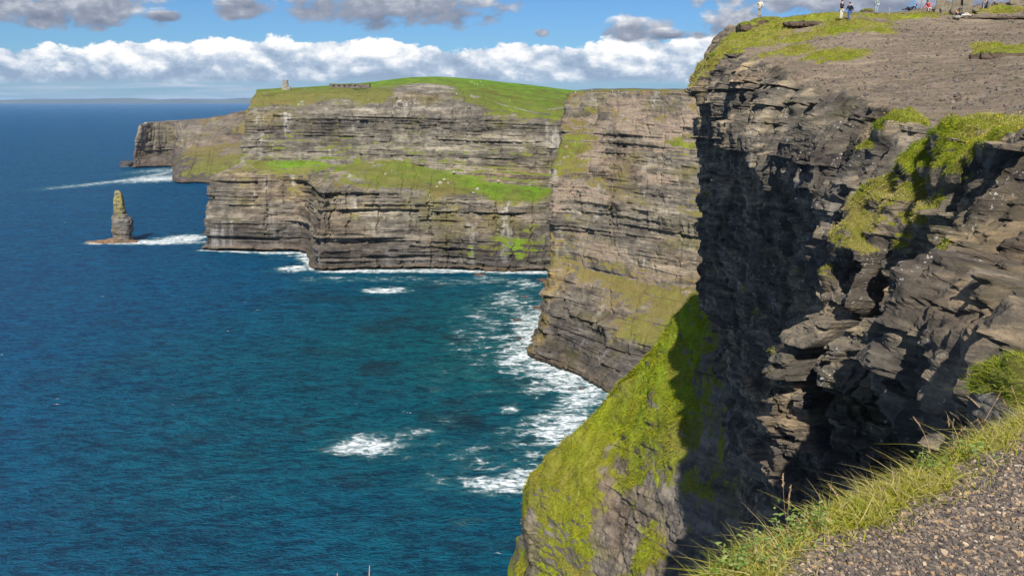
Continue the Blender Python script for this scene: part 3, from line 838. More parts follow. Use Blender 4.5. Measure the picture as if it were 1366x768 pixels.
        # terraces on the bare plateau near the rim
        lump = (1 - rock) * (.45 * (fbm(x / 3.5, y / 3.5, z / 3, 4, 116) - .5) + .10 * (fbm(x / .5, y / .5, z / .5, 2, 117) - .5))
        step = .55
        zq = (z + .5 * (fbm(x / 5, y / 5, 0, 3, 151) - .5) * 2) / step; fz = zq - np.floor(zq)
        near_rim = (1 - rock) * np.exp(-np.maximum(0, x - (13.5 + .09 * y)) / 7.)
        lump = lump + near_rim * (sstep(.35, .65, fz) - fz) * step * .9 * (1 - gr) + (1 - rock) * .16 * (fbm(x / 1.2, y / 1.2, 0, 4, 152, .6) - .5)
        lump = lump + gr * (.30 + .9 * (fbm(x / .9, y / .9, z / .9, 3, 118) - .5) + .5 * (fbm(x / 2.8, y / 2.8, z / 2, 2, 119) - .4))
        return d * rock, lump
    mat = terrain_mat('near_cliff_rock', .9, flecks=.8, moss=.25, rock=((.018, .018, .021), (.112, .098, .080), (.42, .335, .22)), lichen=.55, streak=.35, gs=.2,
                      grass=((.16, .12, .03), (.17, .20, .015), (.29, .27, .03)), lush=(.15, .24, .012), soil=(.182, .146, .108), wet=False, dip=(-.10, .03), bumpr=.8)
    uc = [30, 50, 70, 70, 80, 80, 70, 60, 80, 80, 70, 60, 50, 46, 40, 40, 30, 16]
    vc = [14, 20, 60, 120, 110, 70, 90, 70, 40, 20, 30, 50, 60, 60, 50, 30, 16, 8]
    r = terrain('near_cliff', ctrl, A, uc, vc[:nr - 1], disp, mat, flip=True, vblur=2)
    r[0].data.shade_flat()
    return r


# ------------------------------------------------------------------ sea
def build_sea():
    def axis(lo, hi, step, far_, g=1.35):
        a = list(np.arange(lo, hi + step, step)); b = [lo]; s_ = step
        while b[-1] > -far_: s_ *= g; b.append(b[-1] - s_)
        c = [a[-1]]; s_ = step
        while c[-1] < far_: s_ *= g; c.append(c[-1] + s_)
        return np.array(b[:0:-1] + a + c[1:])
    X = axis(-760, 300, 3.0, 70000); Y = axis(240, 1340, 3.0, 70000)
    x, y = np.meshgrid(X, Y, indexing='ij')
    foam = np.zeros_like(x)
    pts = []
    for i, (p, w) in enumerate(COAST): pts.append((p[0], p[1], w))
    # surf along each shoreline (piecewise)
    for i in range(len(pts) - 1):
        (ax, ay, aw), (bx, by, bw) = pts[i], pts[i + 1]
        L2 = (bx - ax) ** 2 + (by - ay) ** 2
        if L2 > 500 ** 2 or BREAKS.get(i): continue
        t = np.clip(((x - ax) * (bx - ax) + (y - ay) * (by - ay)) / (L2 + 1e-6), 0, 1)
        dd = np.hypot(x - ax - t * (bx - ax), y - ay - t * (by - ay))
        w = (aw + (bw - aw) * t) * (.5 + 1.1 * vn(x / 45, y / 45, 0, 9))
        foam = np.maximum(foam, .92 * np.exp(-(dd / w) ** 1.5))
    # patches seen in the bay: position, half sizes, weight
    for (px, py, rx, ry, am) in [(488, 594, 56, 16, .80), (545, 578, 50, 9, .52), (515, 387, 34, 5, .80), (662, 646, 46, 15, .78), (700, 640, 40, 18, .78), (748, 570, 54, 28, .80), (765, 540, 40, 24, .66),
                                 (690, 470, 34, 26, .66), (702, 430, 26, 26, .72), (680, 400, 40, 16, .62), (700, 378, 34, 9, .60), (672, 450, 30, 10, .60), (640, 420, 30, 12, .44), (720, 520, 36, 14, .60), (655, 372, 40, 6, .5),
                                 (575, 640, 26, 14, .50), (600, 560, 30, 9, .40), (680, 545, 18, 8, .62), (715, 607, 12, 8, .75), (610, 595, 50, 12, .36), (560, 610, 40, 8, .38), (690, 580, 40, 18, .45), (640, 600, 40, 20, .38),
                                 (200, 323, 74, 3.5, .95), (245, 318, 34, 5.5, .90), (130, 324, 16, 2.5, .95), (395, 358, 26, 5, .85), (440, 372, 50, 5, .45), (395, 345, 60, 4, .35),
                                 (135, 222, 48, 2.8, .95), (165, 220, 14, 2.2, 1), (200, 232, 50, 4.5, .82), (205, 240, 45, 3.4, .92), (85, 249, 26, 1.6, .75), (117, 249, 12, 1.6, .8), (215, 226, 16, 2.0, .9), (260, 246, 34, 1.6, .7),
                                 (560, 362, 170, 2.5, .75), (520, 372, 120, 5, .42), (600, 376, 60, 6, .45), (300, 665, 5, 2, .8), (307, 663, 5, 2, .7), (130, 620, 3, 2, .7), (545, 610, 8, 4, .5), (620, 700, 30, 12, .34), (655, 440, 60, 60, .44), (720, 600, 70, 45, .46), (640, 620, 70, 30, .42), (600, 500, 60, 30, .30)]:
        c = sea(px, py); l = sea(px + rx, py); u_ = sea(px, py - ry); d_ = sea(px, py + ry)
        RX = abs(l[0] - c[0]); RY = abs(u_[1] - d_[1]) / 2
        e = ((x - c[0]) / RX) ** 2 + ((y - c[1]) / RY) ** 2
        foam = np.maximum(foam, (min(1, am * 1.1) if am > .55 else am * 1.25) * np.exp(-e ** 1.3 * .55))
    foam = np.clip(foam, 0, 1)
    # shallow, greener and darker water inside the bay
    bay = np.exp(-(((x + 20) / 260) ** 2 + ((y - 640) / 420) ** 2))
    z = .35 * (fbm(x / 38 + y / 90, y / 30, 0, 3, 5) - .5) * 2 * (np.abs(x) < 1200) * (y < 1500) * (y > 200)
    V = np.stack([x, y, z], 2).reshape(-1, 3)
    me = np_mesh('sea', V, grid_faces(len(X), len(Y)), {'foam': foam, 'bay': bay})
    m, t, o = material('sea_water')
    p = t.new('ShaderNodeNewGeometry').outputs['Position']
    sw = t.map(p, (.05, .11, 1), rot=(0, 0, R(-24)))
    n1 = t.noise(sw, 1.0, 3, .5, .6)
    n2 = t.noise(t.map(p, (.16, .34, 1), rot=(0, 0, R(-30))), 1, 5, .58, .7)
    n3 = t.noise(t.map(p, (.55, .9, 1), rot=(0, 0, R(-10))), 1, 6, .6, .4)
    h = t.m('ADD', t.m('MULTIPLY', n1, 2.0), t.m('ADD', t.m('MULTIPLY', n2, 1.9), t.m('ADD', t.m('MULTIPLY', n3, 1.3), t.m('MULTIPLY', t.noise(t.map(p, (1.3, 2.3, 1), rot=(0, 0, R(-20))), 1, 4, .6), .35))))
    bmp = t.bump(h, 4.2, 1.)
    wm = t.ss(.40, .60, t.m('ADD', t.m('MULTIPLY', n1, .30), t.m('ADD', t.m('MULTIPLY', n2, .42), t.m('MULTIPLY', n3, .28))))  # light crests and dark troughs of the waves put into the water colour
    blue = t.mix(wm, (.001, .042, .130), (.002, .135, .300))
    teal = t.mix(wm, (.001, .046, .074), (.002, .155, .190))
    big = t.noise(p, .006, 4, .6)
    bf = t.m('ADD', t.attr('bay'), t.m('MULTIPLY', t.m('SUBTRACT', big, .5), .7), clamp=True)
    wc = t.mix(bf, blue, teal)
    lane = t.noise(t.map(p, (.004, .016, 1), rot=(0, 0, R(-18))), 1, 4, .6)
    wc = t.mix(t.m('MULTIPLY', t.ss(.45, .65, lane), .35), wc, t.mix(1, wc, (.6, .62, .7), 'MULTIPLY'))
    reef = t.m('MULTIPLY', t.ss(.52, .66, t.noise(p, .014, 5, .6)), t.attr('bay'))
    wc = t.mix(t.m('MULTIPLY', reef, .6), wc, (.012, .018, .030))
    fa = t.attr('foam')
    fw = t.new('ShaderNodeVectorMath', operation='ADD')
    wn = t.new('ShaderNodeTexNoise'); t.put(wn.inputs['Vector'], p); wn.inputs['Scale'].default_value = .07; wn.inputs['Detail'].default_value = 4
    t.put(fw.inputs[0], p); t.put(fw.inputs[1], t.vm('MULTIPLY', wn.outputs['Color'], (9, 9, 0)))
    f1 = t.noise(t.map(fw.outputs[0], (.055, .10, 1), rot=(0, 0, R(-14))), 1, 12, .72)
    lace = t.voro(t.map(fw.outputs[0], (.10, .15, 1)), 1, 'DISTANCE_TO_EDGE')
    fn = t.m('ADD', t.m('MULTIPLY', f1, .94), t.m('MULTIPLY', t.ss(.14, .0, lace), .06))
    thr = t.m('SUBTRACT', .78, t.m('MULTIPLY', fa, .52))
    fm = t.m('MULTIPLY', t.ss(-.01, .20, t.m('SUBTRACT', fn, thr)), t.m('ADD', .10, t.m('MULTIPLY', t.ss(.40, .58, t.noise(t.map(p, (.16, .30, 1), rot=(0, 0, R(-14))), 1, 9, .78, .8)), .90)))
    halo = t.ss(-.16, .08, t.m('SUBTRACT', fn, thr))
    # whitecaps
    wcn = t.noise(t.map(p, (.05, .12, 1), loc=(40, 9, 0)), 1, 3, .5)
    wcm = t.m('MULTIPLY', t.ss(.735, .76, wcn), t.ss(.5, .6, n3))
    fm = t.m('MAXIMUM', fm, wcm)
    wc = t.mix(t.m('MULTIPLY', halo, .6), wc, (.05, .20, .21))
    df = t.new('ShaderNodeBsdfDiffuse'); t.put(df.inputs[0], wc); t.put(df.inputs['Normal'], bmp)
    gl = t.new('ShaderNodeBsdfGlossy'); gl.inputs['Roughness'].default_value = .14; t.put(gl.inputs['Normal'], bmp)
    fr = t.new('ShaderNodeFresnel'); fr.inputs['IOR'].default_value = 1.33; t.put(fr.inputs['Normal'], bmp)
    b = t.new('ShaderNodeMixShader'); t.put(b.inputs[0], t.m('MINIMUM', t.m('MULTIPLY', fr.outputs[0], .8), .34)); t.put(b.inputs[1], df.outputs[0]); t.put(b.inputs[2], gl.outputs[0])
    fs = t.bsdf(t.mix(f1, (.62, .68, .70), (.90, .92, .92)), .9, t.bump(fn, 1.2, .8), .1)
    x_ = t.new('ShaderNodeMixShader'); t.put(x_.inputs[0], fm); t.put(x_.inputs[1], b.outputs[0]); t.put(x_.inputs[2], fs)
    t.put(o.inputs[0], x_.outputs[0])
    tag(link('sea', me, m), kind='structure')


BREAKS = {}
far_o = far_headland(); n1_ = len(COAST); BREAKS[n1_ - 1] = True
distant_headland(); n2_ = len(COAST); BREAKS[n2_ - 1] = True
mid_o = middle_headland(); n3_ = len(COAST); BREAKS[n3_ - 1] = True
spur_o = green_spur()
near_o = near_cliff()
build_sea()


# ------------------------------------------------------------------ finding a place on a finished surface
def proj(P):
    x, y, z = P[..., 0], P[..., 1], P[..., 2] - EYE
    dep = y * cp - z * sp
    return 683 + F * x / dep, 384 + F * (-y * sp - z * cp) / dep, dep


def hit(P, px, py, tol=None):
    u, v, d = proj(P)
    e = (u - px) ** 2 + (v - py) ** 2
    e = np.where(d > 1, e, 1e9)
    m = e.min()
    c = (e <= max(m * 2, 2.0)) & (d > 1)
    k = np.argmin(np.where(c, d, 1e9))
    return P.reshape(-1, 3)[k].copy()


def bm_obj(name, bm, mat, parent=None, smooth=False):
    me = bpy.data.meshes.new(name); bm.to_mesh(me); bm.free()
    (me.shade_smooth if smooth else me.shade_flat)()
    return link(name, me, mat, parent)


def empty(name, loc, rz=0.):
    o = bpy.data.objects.new(name, None); C.objects.link(o)
    o.location = loc; o.rotation_euler = (0, 0, rz); o.empty_display_size = .3
    return o


def rough_blob(name, c, r, mat, seed, parent=None, sub=4, amp=.35, flat=0.0, attrs=None):
    """a boulder: displaced ball with bedded, faceted sides, its base at c"""
    bm = bmesh.new(); bmesh.ops.create_icosphere(bm, subdivisions=sub, radius=1)
    V = np.array([v.co[:] for v in bm.verts])
    q = np.sign(V) * np.abs(V) ** .72
    n = fbm(V[:, 0] * 1.4 + seed, V[:, 1] * 1.4, V[:, 2] * 1.8, 4, seed) - .5
    stp = hsh(np.floor(V[:, 2] * 5), V[:, 0] * 0, V[:, 0] * 0 + seed, 3) - .5
    q = q * (1 + amp * 2 * n[:, None]); q[:, :2] *= (1 + amp * .35 * stp)[:, None]
    q = q * np.array(r)
    for v, p in zip(bm.verts, q): v.co = p
    o = bm_obj(name, bm, mat, parent)
    o.location = c
    return o


# ------------------------------------------------------------------ shared rock / stone / cloth materials
def stone_mat(name, a, b, scale=.6, bump=.15, spots=None):
    m, t, o = material(name)
    p = t.new('ShaderNodeNewGeometry').outputs['Position']
    n = t.noise(p, scale, 9, .68); n2 = t.noise(t.map(p, (scale * .4, scale * .4, scale * 3)), 1, 6, .6)
    f = t.ss(.36, .64, t.m('ADD', t.m('MULTIPLY', n, .6), t.m('MULTIPLY', n2, .4)))
    c = t.mix(f, a, b)
    if spots: c = t.mix(t.ss(.58, .68, t.noise(p, scale * 1.7, 7, .7)), c, spots)
    t.put(o.inputs[0], t.bsdf(c, .9, t.bump(t.m('ADD', n, n2), bump, .9), .15))
    return m


# ------------------------------------------------------------------ sea stack with its rock shelf
def sea_stack():
    base = sea(163, 322.5); Y = base[1]
    prof = [(326, 147, 182), (322, 149, 180), (318, 150.5, 178), (312, 149.8, 177), (305, 148.8, 178), (297, 148.3, 178.5), (291.5, 148.6, 176.5), (288, 148.8, 171),
            (284, 150.5, 169), (276, 151.4, 167), (266, 151.8, 165), (259, 152, 163), (255.5, 152.6, 160.5), (254, 153.6, 158.5)]
    na, nz = 120, 200
    rows = []
    for (y, l, r_) in prof:
        a = at(l, y, Y); b = at(r_, y, Y)
        rows.append([(a[0] + b[0]) / 2 - base[0], (b[0] - a[0]) / 2, a[2]])
    rows = np.array(rows)
    ti = np.linspace(0, 1, len(rows)); tt = np.linspace(0, 1, nz)
    # by height
    zz = np.interp(tt, ti, rows[:, 2]); cx = np.interp(tt, ti, rows[:, 0]); hw = np.interp(tt, ti, rows[:, 1]) * .84
    th = np.linspace(0, 2 * np.pi, na)
    cs, sn = np.cos(th), np.sin(th)
    sq = 1 / np.maximum(np.abs(cs) ** 4 + np.abs(sn) ** 4, 1e-6) ** .25
    px = cx[None] + hw[None] * (cs * sq)[:, None]; py = .75 * hw[None] * (sn * sq)[:, None]
    P = np.stack([px, py, np.repeat(zz[None], na, 0)], 2)
    P[..., 2][...] = P[..., 2]
    S = np.repeat((th * 14)[:, None], nz, 1)
    d = strata(P + base * [1, 1, 0], S, [(8, .9, 30, 9), (3.1, 1.3, 14, 5), (1.2, .8, 8, 3)], 203, (0, 0), (1, 40)) + 3.4 * (fbm(px / 4, py / 4, P[..., 2] / 7, 5, 205, .65) - .5) - 1.6 * joints(S, P[..., 2], 7, 24, 207)
    # a dark hollow low on the left
    d -= 3.0 * np.exp(-(((px - at(157, 312, Y)[0] + base[0]) / 3.5) ** 2 + ((P[..., 2] - at(155, 312, Y)[2]) / 3.5) ** 2)) * (py < 0)
    fade = np.minimum(1, hw / 9)[None]
    n = np.stack([cs, sn, 0 * cs], 1)[:, None, :]
    P = P + n * (d * fade)[..., None]
    P[-1] = P[0]
    P[:, -1, :2] = P[:, -1, :2].mean(0)
    cap = np.clip((P[..., 2] - 12) / 50, 0, 1)
    at_ = {'grass': cap * 0 + .0, 'soil': cap * 0, 'lichen': .15 + cap * .75, 'dry': cap * 0 + .5, 'lush': cap * 0}
    mat = terrain_mat('sea_stack_rock', 6., rock=((.05, .05, .052), (.19, .175, .155), (.42, .38, .31)), lichen=.9, streak=.4, gs=5.)
    me = np_mesh('sea_stack', P.reshape(-1, 3), grid_faces(na, nz), at_)
    o = link('sea_stack', me, mat); o.location = (base[0], base[1], 0)
    tag(o, 'tall narrow sea stack of layered rock with yellow lichen, standing alone in the water', 'sea stack')
    # low wave-cut shelf at its foot
    c = sea(150, 323)
    bm = bmesh.new(); bmesh.ops.create_icosphere(bm, subdivisions=5, radius=1)
    V = np.array([v.co[:] for v in bm.verts])
    n_ = fbm(V[:, 0] * 4, V[:, 1] * 2.5, V[:, 2], 4, 208)
    L = (sea(181, 323)[0] - sea(115, 323)[0]) / 2
    q = V * np.array([L, 13, 4.6]) * (.65 + .7 * n_)[:, None]
    q[:, 2] *= .6 + .5 * (V[:, 0] > -.2)
    for v, p in zip(bm.verts, q): v.co = p
    sh = bm_obj('rock_shelf', bm, stone_mat('wet_brown_rock', (.10, .06, .035), (.27, .17, .10), .3, .5), o)
    sh.location = (sea(148, 323)[0] - base[0], 0, -.2)


sea_stack()

# ------------------------------------------------------------------ rocks in the surf
surf_mat = stone_mat('wet_reef_rock', (.035, .026, .024), (.15, .09, .065), .35, .5)
for i, (px, py, w, h, lab) in enumerate([
        (724, 374, 14, 4, 'long flat reddish rock at the foot of the middle headland, nearest the far cliff'),
        (700, 396, 5, 2.5, 'small dark rock awash in the surf off the middle headland'),
        (717, 411, 9, 5, 'jagged brown rock beside the corner of the middle headland, in thick foam'),
        (711, 455, 6, 4, 'brown boulder touching the lower corner of the middle headland'),
        (690, 427, 9, 2.2, 'flat dark reef rock between foam streaks off the middle headland'),
        (678, 464, 4, 2.2, 'small reddish rock breaking through foam left of the middle headland'),
        (692, 452, 7, 2, 'low wet rock just off the lower corner of the middle headland'),
        (776, 518, 6, 3, 'dark rock in the white water close above the green spur'),
        (760, 520, 4, 2.5, 'small dark rock in the white water below the middle headland'),
        (640, 366, 12, 2.4, 'flat brown shelf rock along the base of the far cliff'),
        (428, 599, 3, 1.6, 'small rock awash at the left end of the round foam patch in the bay')]):
    p = sea(px, py); s_ = p[1] / F
    o = rough_blob('surf_rock', (p[0], p[1], 0), (w * s_ * .5 * 1.3, w * s_ * .5, h * s_ * .55), surf_mat, 31 + i, sub=4)
    tag(o, lab, 'rock', 'rocks in the surf')
p = sea(176, 222)
isl = rough_blob('rock_islet', (p[0] - 8, p[1] - 5, 0), (26, 18, 16), stone_mat('dark_islet_rock', (.03, .03, .03), (.10, .09, .085), .15, 1.), 77, sub=5, amp=.5)
pk = rough_blob('pinnacle', (-3, 0, 6), (7, 6, 13), isl.data.materials[0], 79, isl, sub=4, amp=.45)
tag(isl, 'low dark rocky islet with a pinnacle off the tip of the farthest headland', 'islet')

# ------------------------------------------------------------------ pale boulders on the far shelf
pale_mat = stone_mat('pale_boulder_stone', (.22, .20, .17), (.46, .43, .37), .5, .3)
Pf = far_o[1]
for i, (px, py, w, lab) in enumerate([
        (588, 243, 7, 'largest pale boulder of the cluster in the middle of the grassy shelf'), (594, 239, 5, 'pale boulder at the upper right of the shelf cluster'),
        (583, 248, 4, 'small pale boulder at the lower left of the shelf cluster'), (599, 244, 4, 'small pale boulder at the right of the shelf cluster'),
        (604, 230, 5, 'pale boulder on the grass above the shelf cluster, under the upper cliff'), (637, 251, 6, 'pale boulder on the grassy shelf right of the cluster, near its lower edge'),
        (632, 256, 4, 'small pale boulder at the lip of the lower cliff'), (664, 241, 4, 'lone pale boulder below the upper cliff near the right end of the shelf'),
        (514, 231, 4, 'lone pale boulder on the left part of the long grassy shelf'), (524, 228, 3, 'small pale boulder beside the lone one on the left part of the shelf')]):
    p = hit(Pf, px, py); s_ = p[1] / F
    o = rough_blob('pale_boulder', (p[0], p[1] - 1, p[2] + .3), (w * s_ * .40, w * s_ * .36, w * s_ * .28), pale_mat, 51 + i, sub=3)
    tag(o, lab, 'boulder', 'pale boulders on the grassy shelf')


# ------------------------------------------------------------------ tower and other masonry on the far headland
def box(bm, c, s_, rz=0.):
    r = bmesh.ops.create_cube(bm, size=1)
    M = Matrix.Translation(c) @ Matrix.Rotation(rz, 4, 'Z') @ Matrix.Diagonal((*s_, 1))
    bmesh.ops.transform(bm, matrix=M, verts=r['verts'])
    return r['verts']


def cyl(bm, c, r0, r1, z0, z1, n=24):
    r = bmesh.ops.create_cone(bm, cap_ends=True, segments=n, radius1=r0, radius2=r1, depth=z1 - z0)
    bmesh.ops.translate(bm, vec=(c[0], c[1], (z0 + z1) / 2), verts=r['verts'])


masonry = stone_mat('tower_masonry', (.16, .145, .12), (.38, .35, .29), .8, .12)
dark_open = plain('dark_opening', (.012, .012, .013), .9)


def tower():
    p = hit(Pf, 382, 118.5)
    k = p[1] / F
    root = empty('stone_tower', (p[0], p[1], p[2] - .8))
    tag(root, 'round grey stone lookout tower on the grassy top of the far headland', 'tower')
    bm = bmesh.new(); cyl(bm, (0, 0), 3.6 * k, 3.35 * k, 0, 11.5 * k, 28); bm_obj('wall', bm, masonry, root)
    bm = bmesh.new(); cyl(bm, (0, 0), 3.75 * k, 3.75 * k, 11.5 * k, 12.1 * k, 28)
    for i in range(12):
        a = i * math.pi / 6; box(bm, (3.4 * k * math.cos(a), 3.4 * k * math.sin(a), 12.5 * k), (.6 * k, 1.0 * k, .9 * k), a)
    bm_obj('parapet', bm, masonry, root)
    bm = bmesh.new(); cyl(bm, (-3.6 * k, -1.2 * k), 1.5 * k, 1.4 * k, 0, 7.6 * k, 18); tt = bm_obj('turret', bm, masonry, root)
    bm = bmesh.new(); box(bm, (4.4 * k, -.6 * k, 2.1 * k), (3.2 * k, 3.0 * k, 4.2 * k)); bm_obj('annex', bm, masonry, root)
    for x, z in ((1.2, 8.2), (-1.0, 8.2), (.4, 4.0)):
        bm = bmesh.new(); yy = -math.sqrt(3.5 ** 2 - x * x)
        box(bm, (x * k, yy * k, z * k), (.75 * k, .35 * k, 1.2 * k)); bm_obj('window', bm, dark_open, root)
    bm = bmesh.new(); box(bm, (4.4 * k, -2.1 * k, 1.4 * k), (.9 * k, .12 * k, 2.0 * k)); bm_obj('door', bm, dark_open, root)


tower()
dark_stone = stone_mat('old_dark_stone', (.055, .045, .04), (.19, .165, .135), .35, .3)
turf_mat = stone_mat('turf', (.10, .10, .03), (.16, .18, .03), .3, .3)


def low_building():
    a = hit(Pf, 443, 117); b = hit(Pf, 495, 115.5)
    c = (a + b) / 2; k = c[1] / F
    c = np.array([at(467, 116, c[1])[0], c[1], max(a[2], b[2]) - 1])
    root = empty('stone_building', c)
    tag(root, 'long low dark stone building half sunk into the hill right of the tower', 'building')
    L = 52 * k
    bm = bmesh.new(); box(bm, (0, 0, 1.7 * k), (L, 8 * k, 5.2 * k)); bm_obj('wall', bm, dark_stone, root)
    bm = bmesh.new()
    vs_ = box(bm, (0, 0, 4.75 * k), (L * 1.01, 8.6 * k, .9 * k))
    bmesh.ops.subdivide_edges(bm, edges=bm.edges[:], cuts=6, use_grid_fill=True)
    for v in bm.verts: v.co.z += .5 * k * (math.sin(v.co.x * .09) + math.sin(v.co.x * .23 + 1)) * .6
    bm_obj('turf_roof', bm, turf_mat, root)
    for i, x in enumerate((-20, -13, -6, 1, 7)):
        bm = bmesh.new(); box(bm, (x * k, -4.02 * k, 2.6 * k), (2.6 * k, .2 * k, 1.6 * k)); bm_obj('window', bm, dark_open, root)


low_building()


wall_stone = stone_mat('wall_stone', (.12, .115, .10), (.27, .25, .21), .7, .2)


def stone_wall(pts, label, hgt, wid, seed):
    """a dry stone wall along ground points: one continuous ragged ridge of stones"""
    pts = np.array(pts); n = 90
    tt = np.linspace(0, len(pts) - 1, n)
    q = np.stack([np.interp(tt, np.arange(len(pts)), pts[:, i]) for i in range(3)], 1)
    d = np.gradient(q, axis=0); d /= np.linalg.norm(d[:, :2], axis=1, keepdims=True)
    nr = np.stack([-d[:, 1], d[:, 0], 0 * d[:, 0]], 1)
    r = np.random.default_rng(seed)
    h = hgt * (.55 + .9 * r.random(n))
    sect = []
    for o_, z_ in ((-.6, -1.5), (-.5, .0), (-.35, .8), (0, 1.0), (.35, .8), (.5, 0), (.6, -1.5)):
        sect.append(q + nr * (o_ * wid) * (.8 + .4 * r.random((n, 1))) + np.array([0, 0, 1]) * (z_ * h)[:, None])
    P = np.stack(sect, 1)
    c = q[0].copy()
    o = link('stone_wall', np_mesh('stone_wall', (P - c).reshape(-1, 3), grid_faces(n, 7), smooth=False), wall_stone)
    o.location = c
    tag(o, label, 'stone wall', 'dry stone walls on the far hill')


stone_wall([hit(Pf, *p) for p in ((662, 137), (674, 141), (688, 144.5), (703, 148), (718, 150.5), (734, 151.5))],
           'pale dry stone wall curving down the grass slope at the right of the far headland', 1.2, 1.1, 3)
stone_wall([hit(Pf, *p) for p in ((627, 128), (632, 129.5), (638, 129))], 'short tumbled pale stone wall in the middle of the far hill', 2.0, 3.0, 4)
stone_wall([hit(Pf, *p) for p in ((728, 147), (742, 145.5), (752, 144))], 'short grey stone wall next to the upper edge of the middle headland', 1.4, 2.0, 5)


# ------------------------------------------------------------------ figures: one skinned surface per body
def skinned(pts, edges, rad, sub=1, root=0):
    me = bpy.data.meshes.new('skin_src')
    me.from_pydata([tuple(p) for p in pts], edges, [])
    o = bpy.data.objects.new('skin_src', me); C.objects.link(o)
    mo = o.modifiers.new('s', 'SKIN'); mo.use_smooth_shade = True
    for i, sv in enumerate(me.skin_vertices[0].data):
        r = rad[i]; sv.radius = (r, r) if not isinstance(r, tuple) else r
        sv.use_root = (i == root)
    if sub:
        m2 = o.modifiers.new('b', 'SUBSURF'); m2.levels = sub; m2.render_levels = sub
    dg = bpy.context.evaluated_depsgraph_get()
    out = bpy.data.meshes.new_from_object(o.evaluated_get(dg))
    bpy.data.objects.remove(o); bpy.data.meshes.remove(me)
    out.shade_smooth()
    return out


J = ['pelvis', 'waist', 'chest', 'neck', 'headc', 'headt', 'shl', 'ell', 'wrl', 'hal', 'shr', 'elr', 'wrr', 'har', 'hil', 'knl', 'anl', 'tol', 'hir', 'knr', 'anr', 'tor', 'nose']
POSES = {
    'stand': dict(pelvis=(0, 0, .93), waist=(0, .0, 1.08), chest=(0, .0, 1.34), neck=(0, -.01, 1.50), headc=(0, -.03, 1.63), headt=(0, -.02, 1.72), nose=(0, -.12, 1.61),
                  shl=(.19, 0, 1.42), ell=(.25, .02, 1.14), wrl=(.25, -.08, .90), hal=(.24, -.11, .82), shr=(-.19, 0, 1.42), elr=(-.25, .02, 1.14), wrr=(-.25, -.08, .90), har=(-.24, -.11, .82),
                  hil=(.10, 0, .88), knl=(.11, -.03, .49), anl=(.11, .02, .09), tol=(.12, -.14, .03), hir=(-.10, 0, .88), knr=(-.11, -.03, .49), anr=(-.11, .02, .09), tor=(-.12, -.14, .03)),
}
b = POSES['stand']
POSES['camera'] = dict(b, ell=(.30, -.10, 1.18), wrl=(.12, -.26, 1.36), hal=(.06, -.30, 1.40), elr=(-.32, .06, 1.16), wrr=(-.36, -.04, .96), har=(-.36, -.07, .88))
POSES['walk'] = dict(b, knl=(.11, -.26, .56), anl=(.11, -.22, .16), tol=(.12, -.37, .12), knr=(-.11, .02, .48), anr=(-.11, .20, .10), tor=(-.12, .05, .03), ell=(.27, .10, 1.15), wrl=(.27, .02, .93), hal=(.27, -.02, .86),
                     elr=(-.29, -.08, 1.17), wrr=(-.24, -.26, 1.04), har=(-.23, -.32, 1.02), chest=(0, -.06, 1.34), neck=(0, -.09, 1.50), headc=(0, -.12, 1.62), headt=(0, -.11, 1.71), nose=(0, -.21, 1.60), shl=(.19, -.06, 1.42), shr=(-.19, -.06, 1.42))
POSES['hold'] = dict(b, ell=(.24, -.02, 1.15), wrl=(.06, -.24, 1.12), hal=(.0, -.28, 1.14), elr=(-.24, -.02, 1.15), wrr=(-.08, -.24, 1.12), har=(-.03, -.29, 1.14))
POSES['sit'] = dict(pelvis=(0, .05, .14), waist=(0, .0, .28), chest=(0, -.10, .52), neck=(0, -.17, .68), headc=(0, -.22, .80), headt=(0, -.22, .89), nose=(0, -.32, .78),
                    shl=(.19, -.12, .60), ell=(.26, -.26, .40), wrl=(.14, -.44, .42), hal=(.08, -.50, .44), shr=(-.19, -.12, .60), elr=(-.26, -.26, .40), wrr=(-.14, -.44, .42), har=(-.08, -.50, .44),
                    hil=(.10, .02, .14), knl=(.14, -.42, .42), anl=(.12, -.60, .08), tol=(.12, -.76, .05), hir=(-.10, .02, .14), knr=(-.14, -.42, .42), anr=(-.12, -.60, .08), tor=(-.12, -.76, .05))
POSES['kneel'] = dict(pelvis=(0, .12, .42), waist=(0, .04, .58), chest=(0, -.16, .82), neck=(0, -.28, .96), headc=(0, -.38, 1.06), headt=(0, -.42, 1.14), nose=(0, -.47, 1.00),
                      shl=(.19, -.20, .90), ell=(.24, -.34, .64), wrl=(.16, -.52, .46), hal=(.14, -.58, .38), shr=(-.19, -.20, .90), elr=(-.24, -.34, .64), wrr=(-.16, -.52, .46), har=(-.14, -.58, .38),
                      hil=(.10, .10, .40), knl=(.13, -.30, .44), anl=(.12, -.22, .08), tol=(.12, -.38, .04), hir=(-.10, .10, .40), knr=(-.13, -.14, .08), anr=(-.12, .26, .08), tor=(-.12, .30, .03))
POSES['lie'] = dict(pelvis=(0, .0, .14), waist=(0, .14, .20), chest=(0, .36, .34), neck=(0, .50, .44), headc=(0, .60, .54), headt=(0, .66, .61), nose=(0, .52, .60),
                    shl=(.19, .42, .40), ell=(.28, .52, .16), wrl=(.20, .30, .10), hal=(.18, .22, .08), shr=(-.19, .42, .40), elr=(-.30, .50, .14), wrr=(-.24, .30, .08), har=(-.22, .22, .06),
                    hil=(.10, -.05, .13), knl=(.13, -.40, .34), anl=(.12, -.74, .10), tol=(.12, -.84, .16), hir=(-.10, -.05, .13), knr=(-.12, -.46, .14), anr=(-.12, -.86, .08), tor=(-.13, -.92, .18))
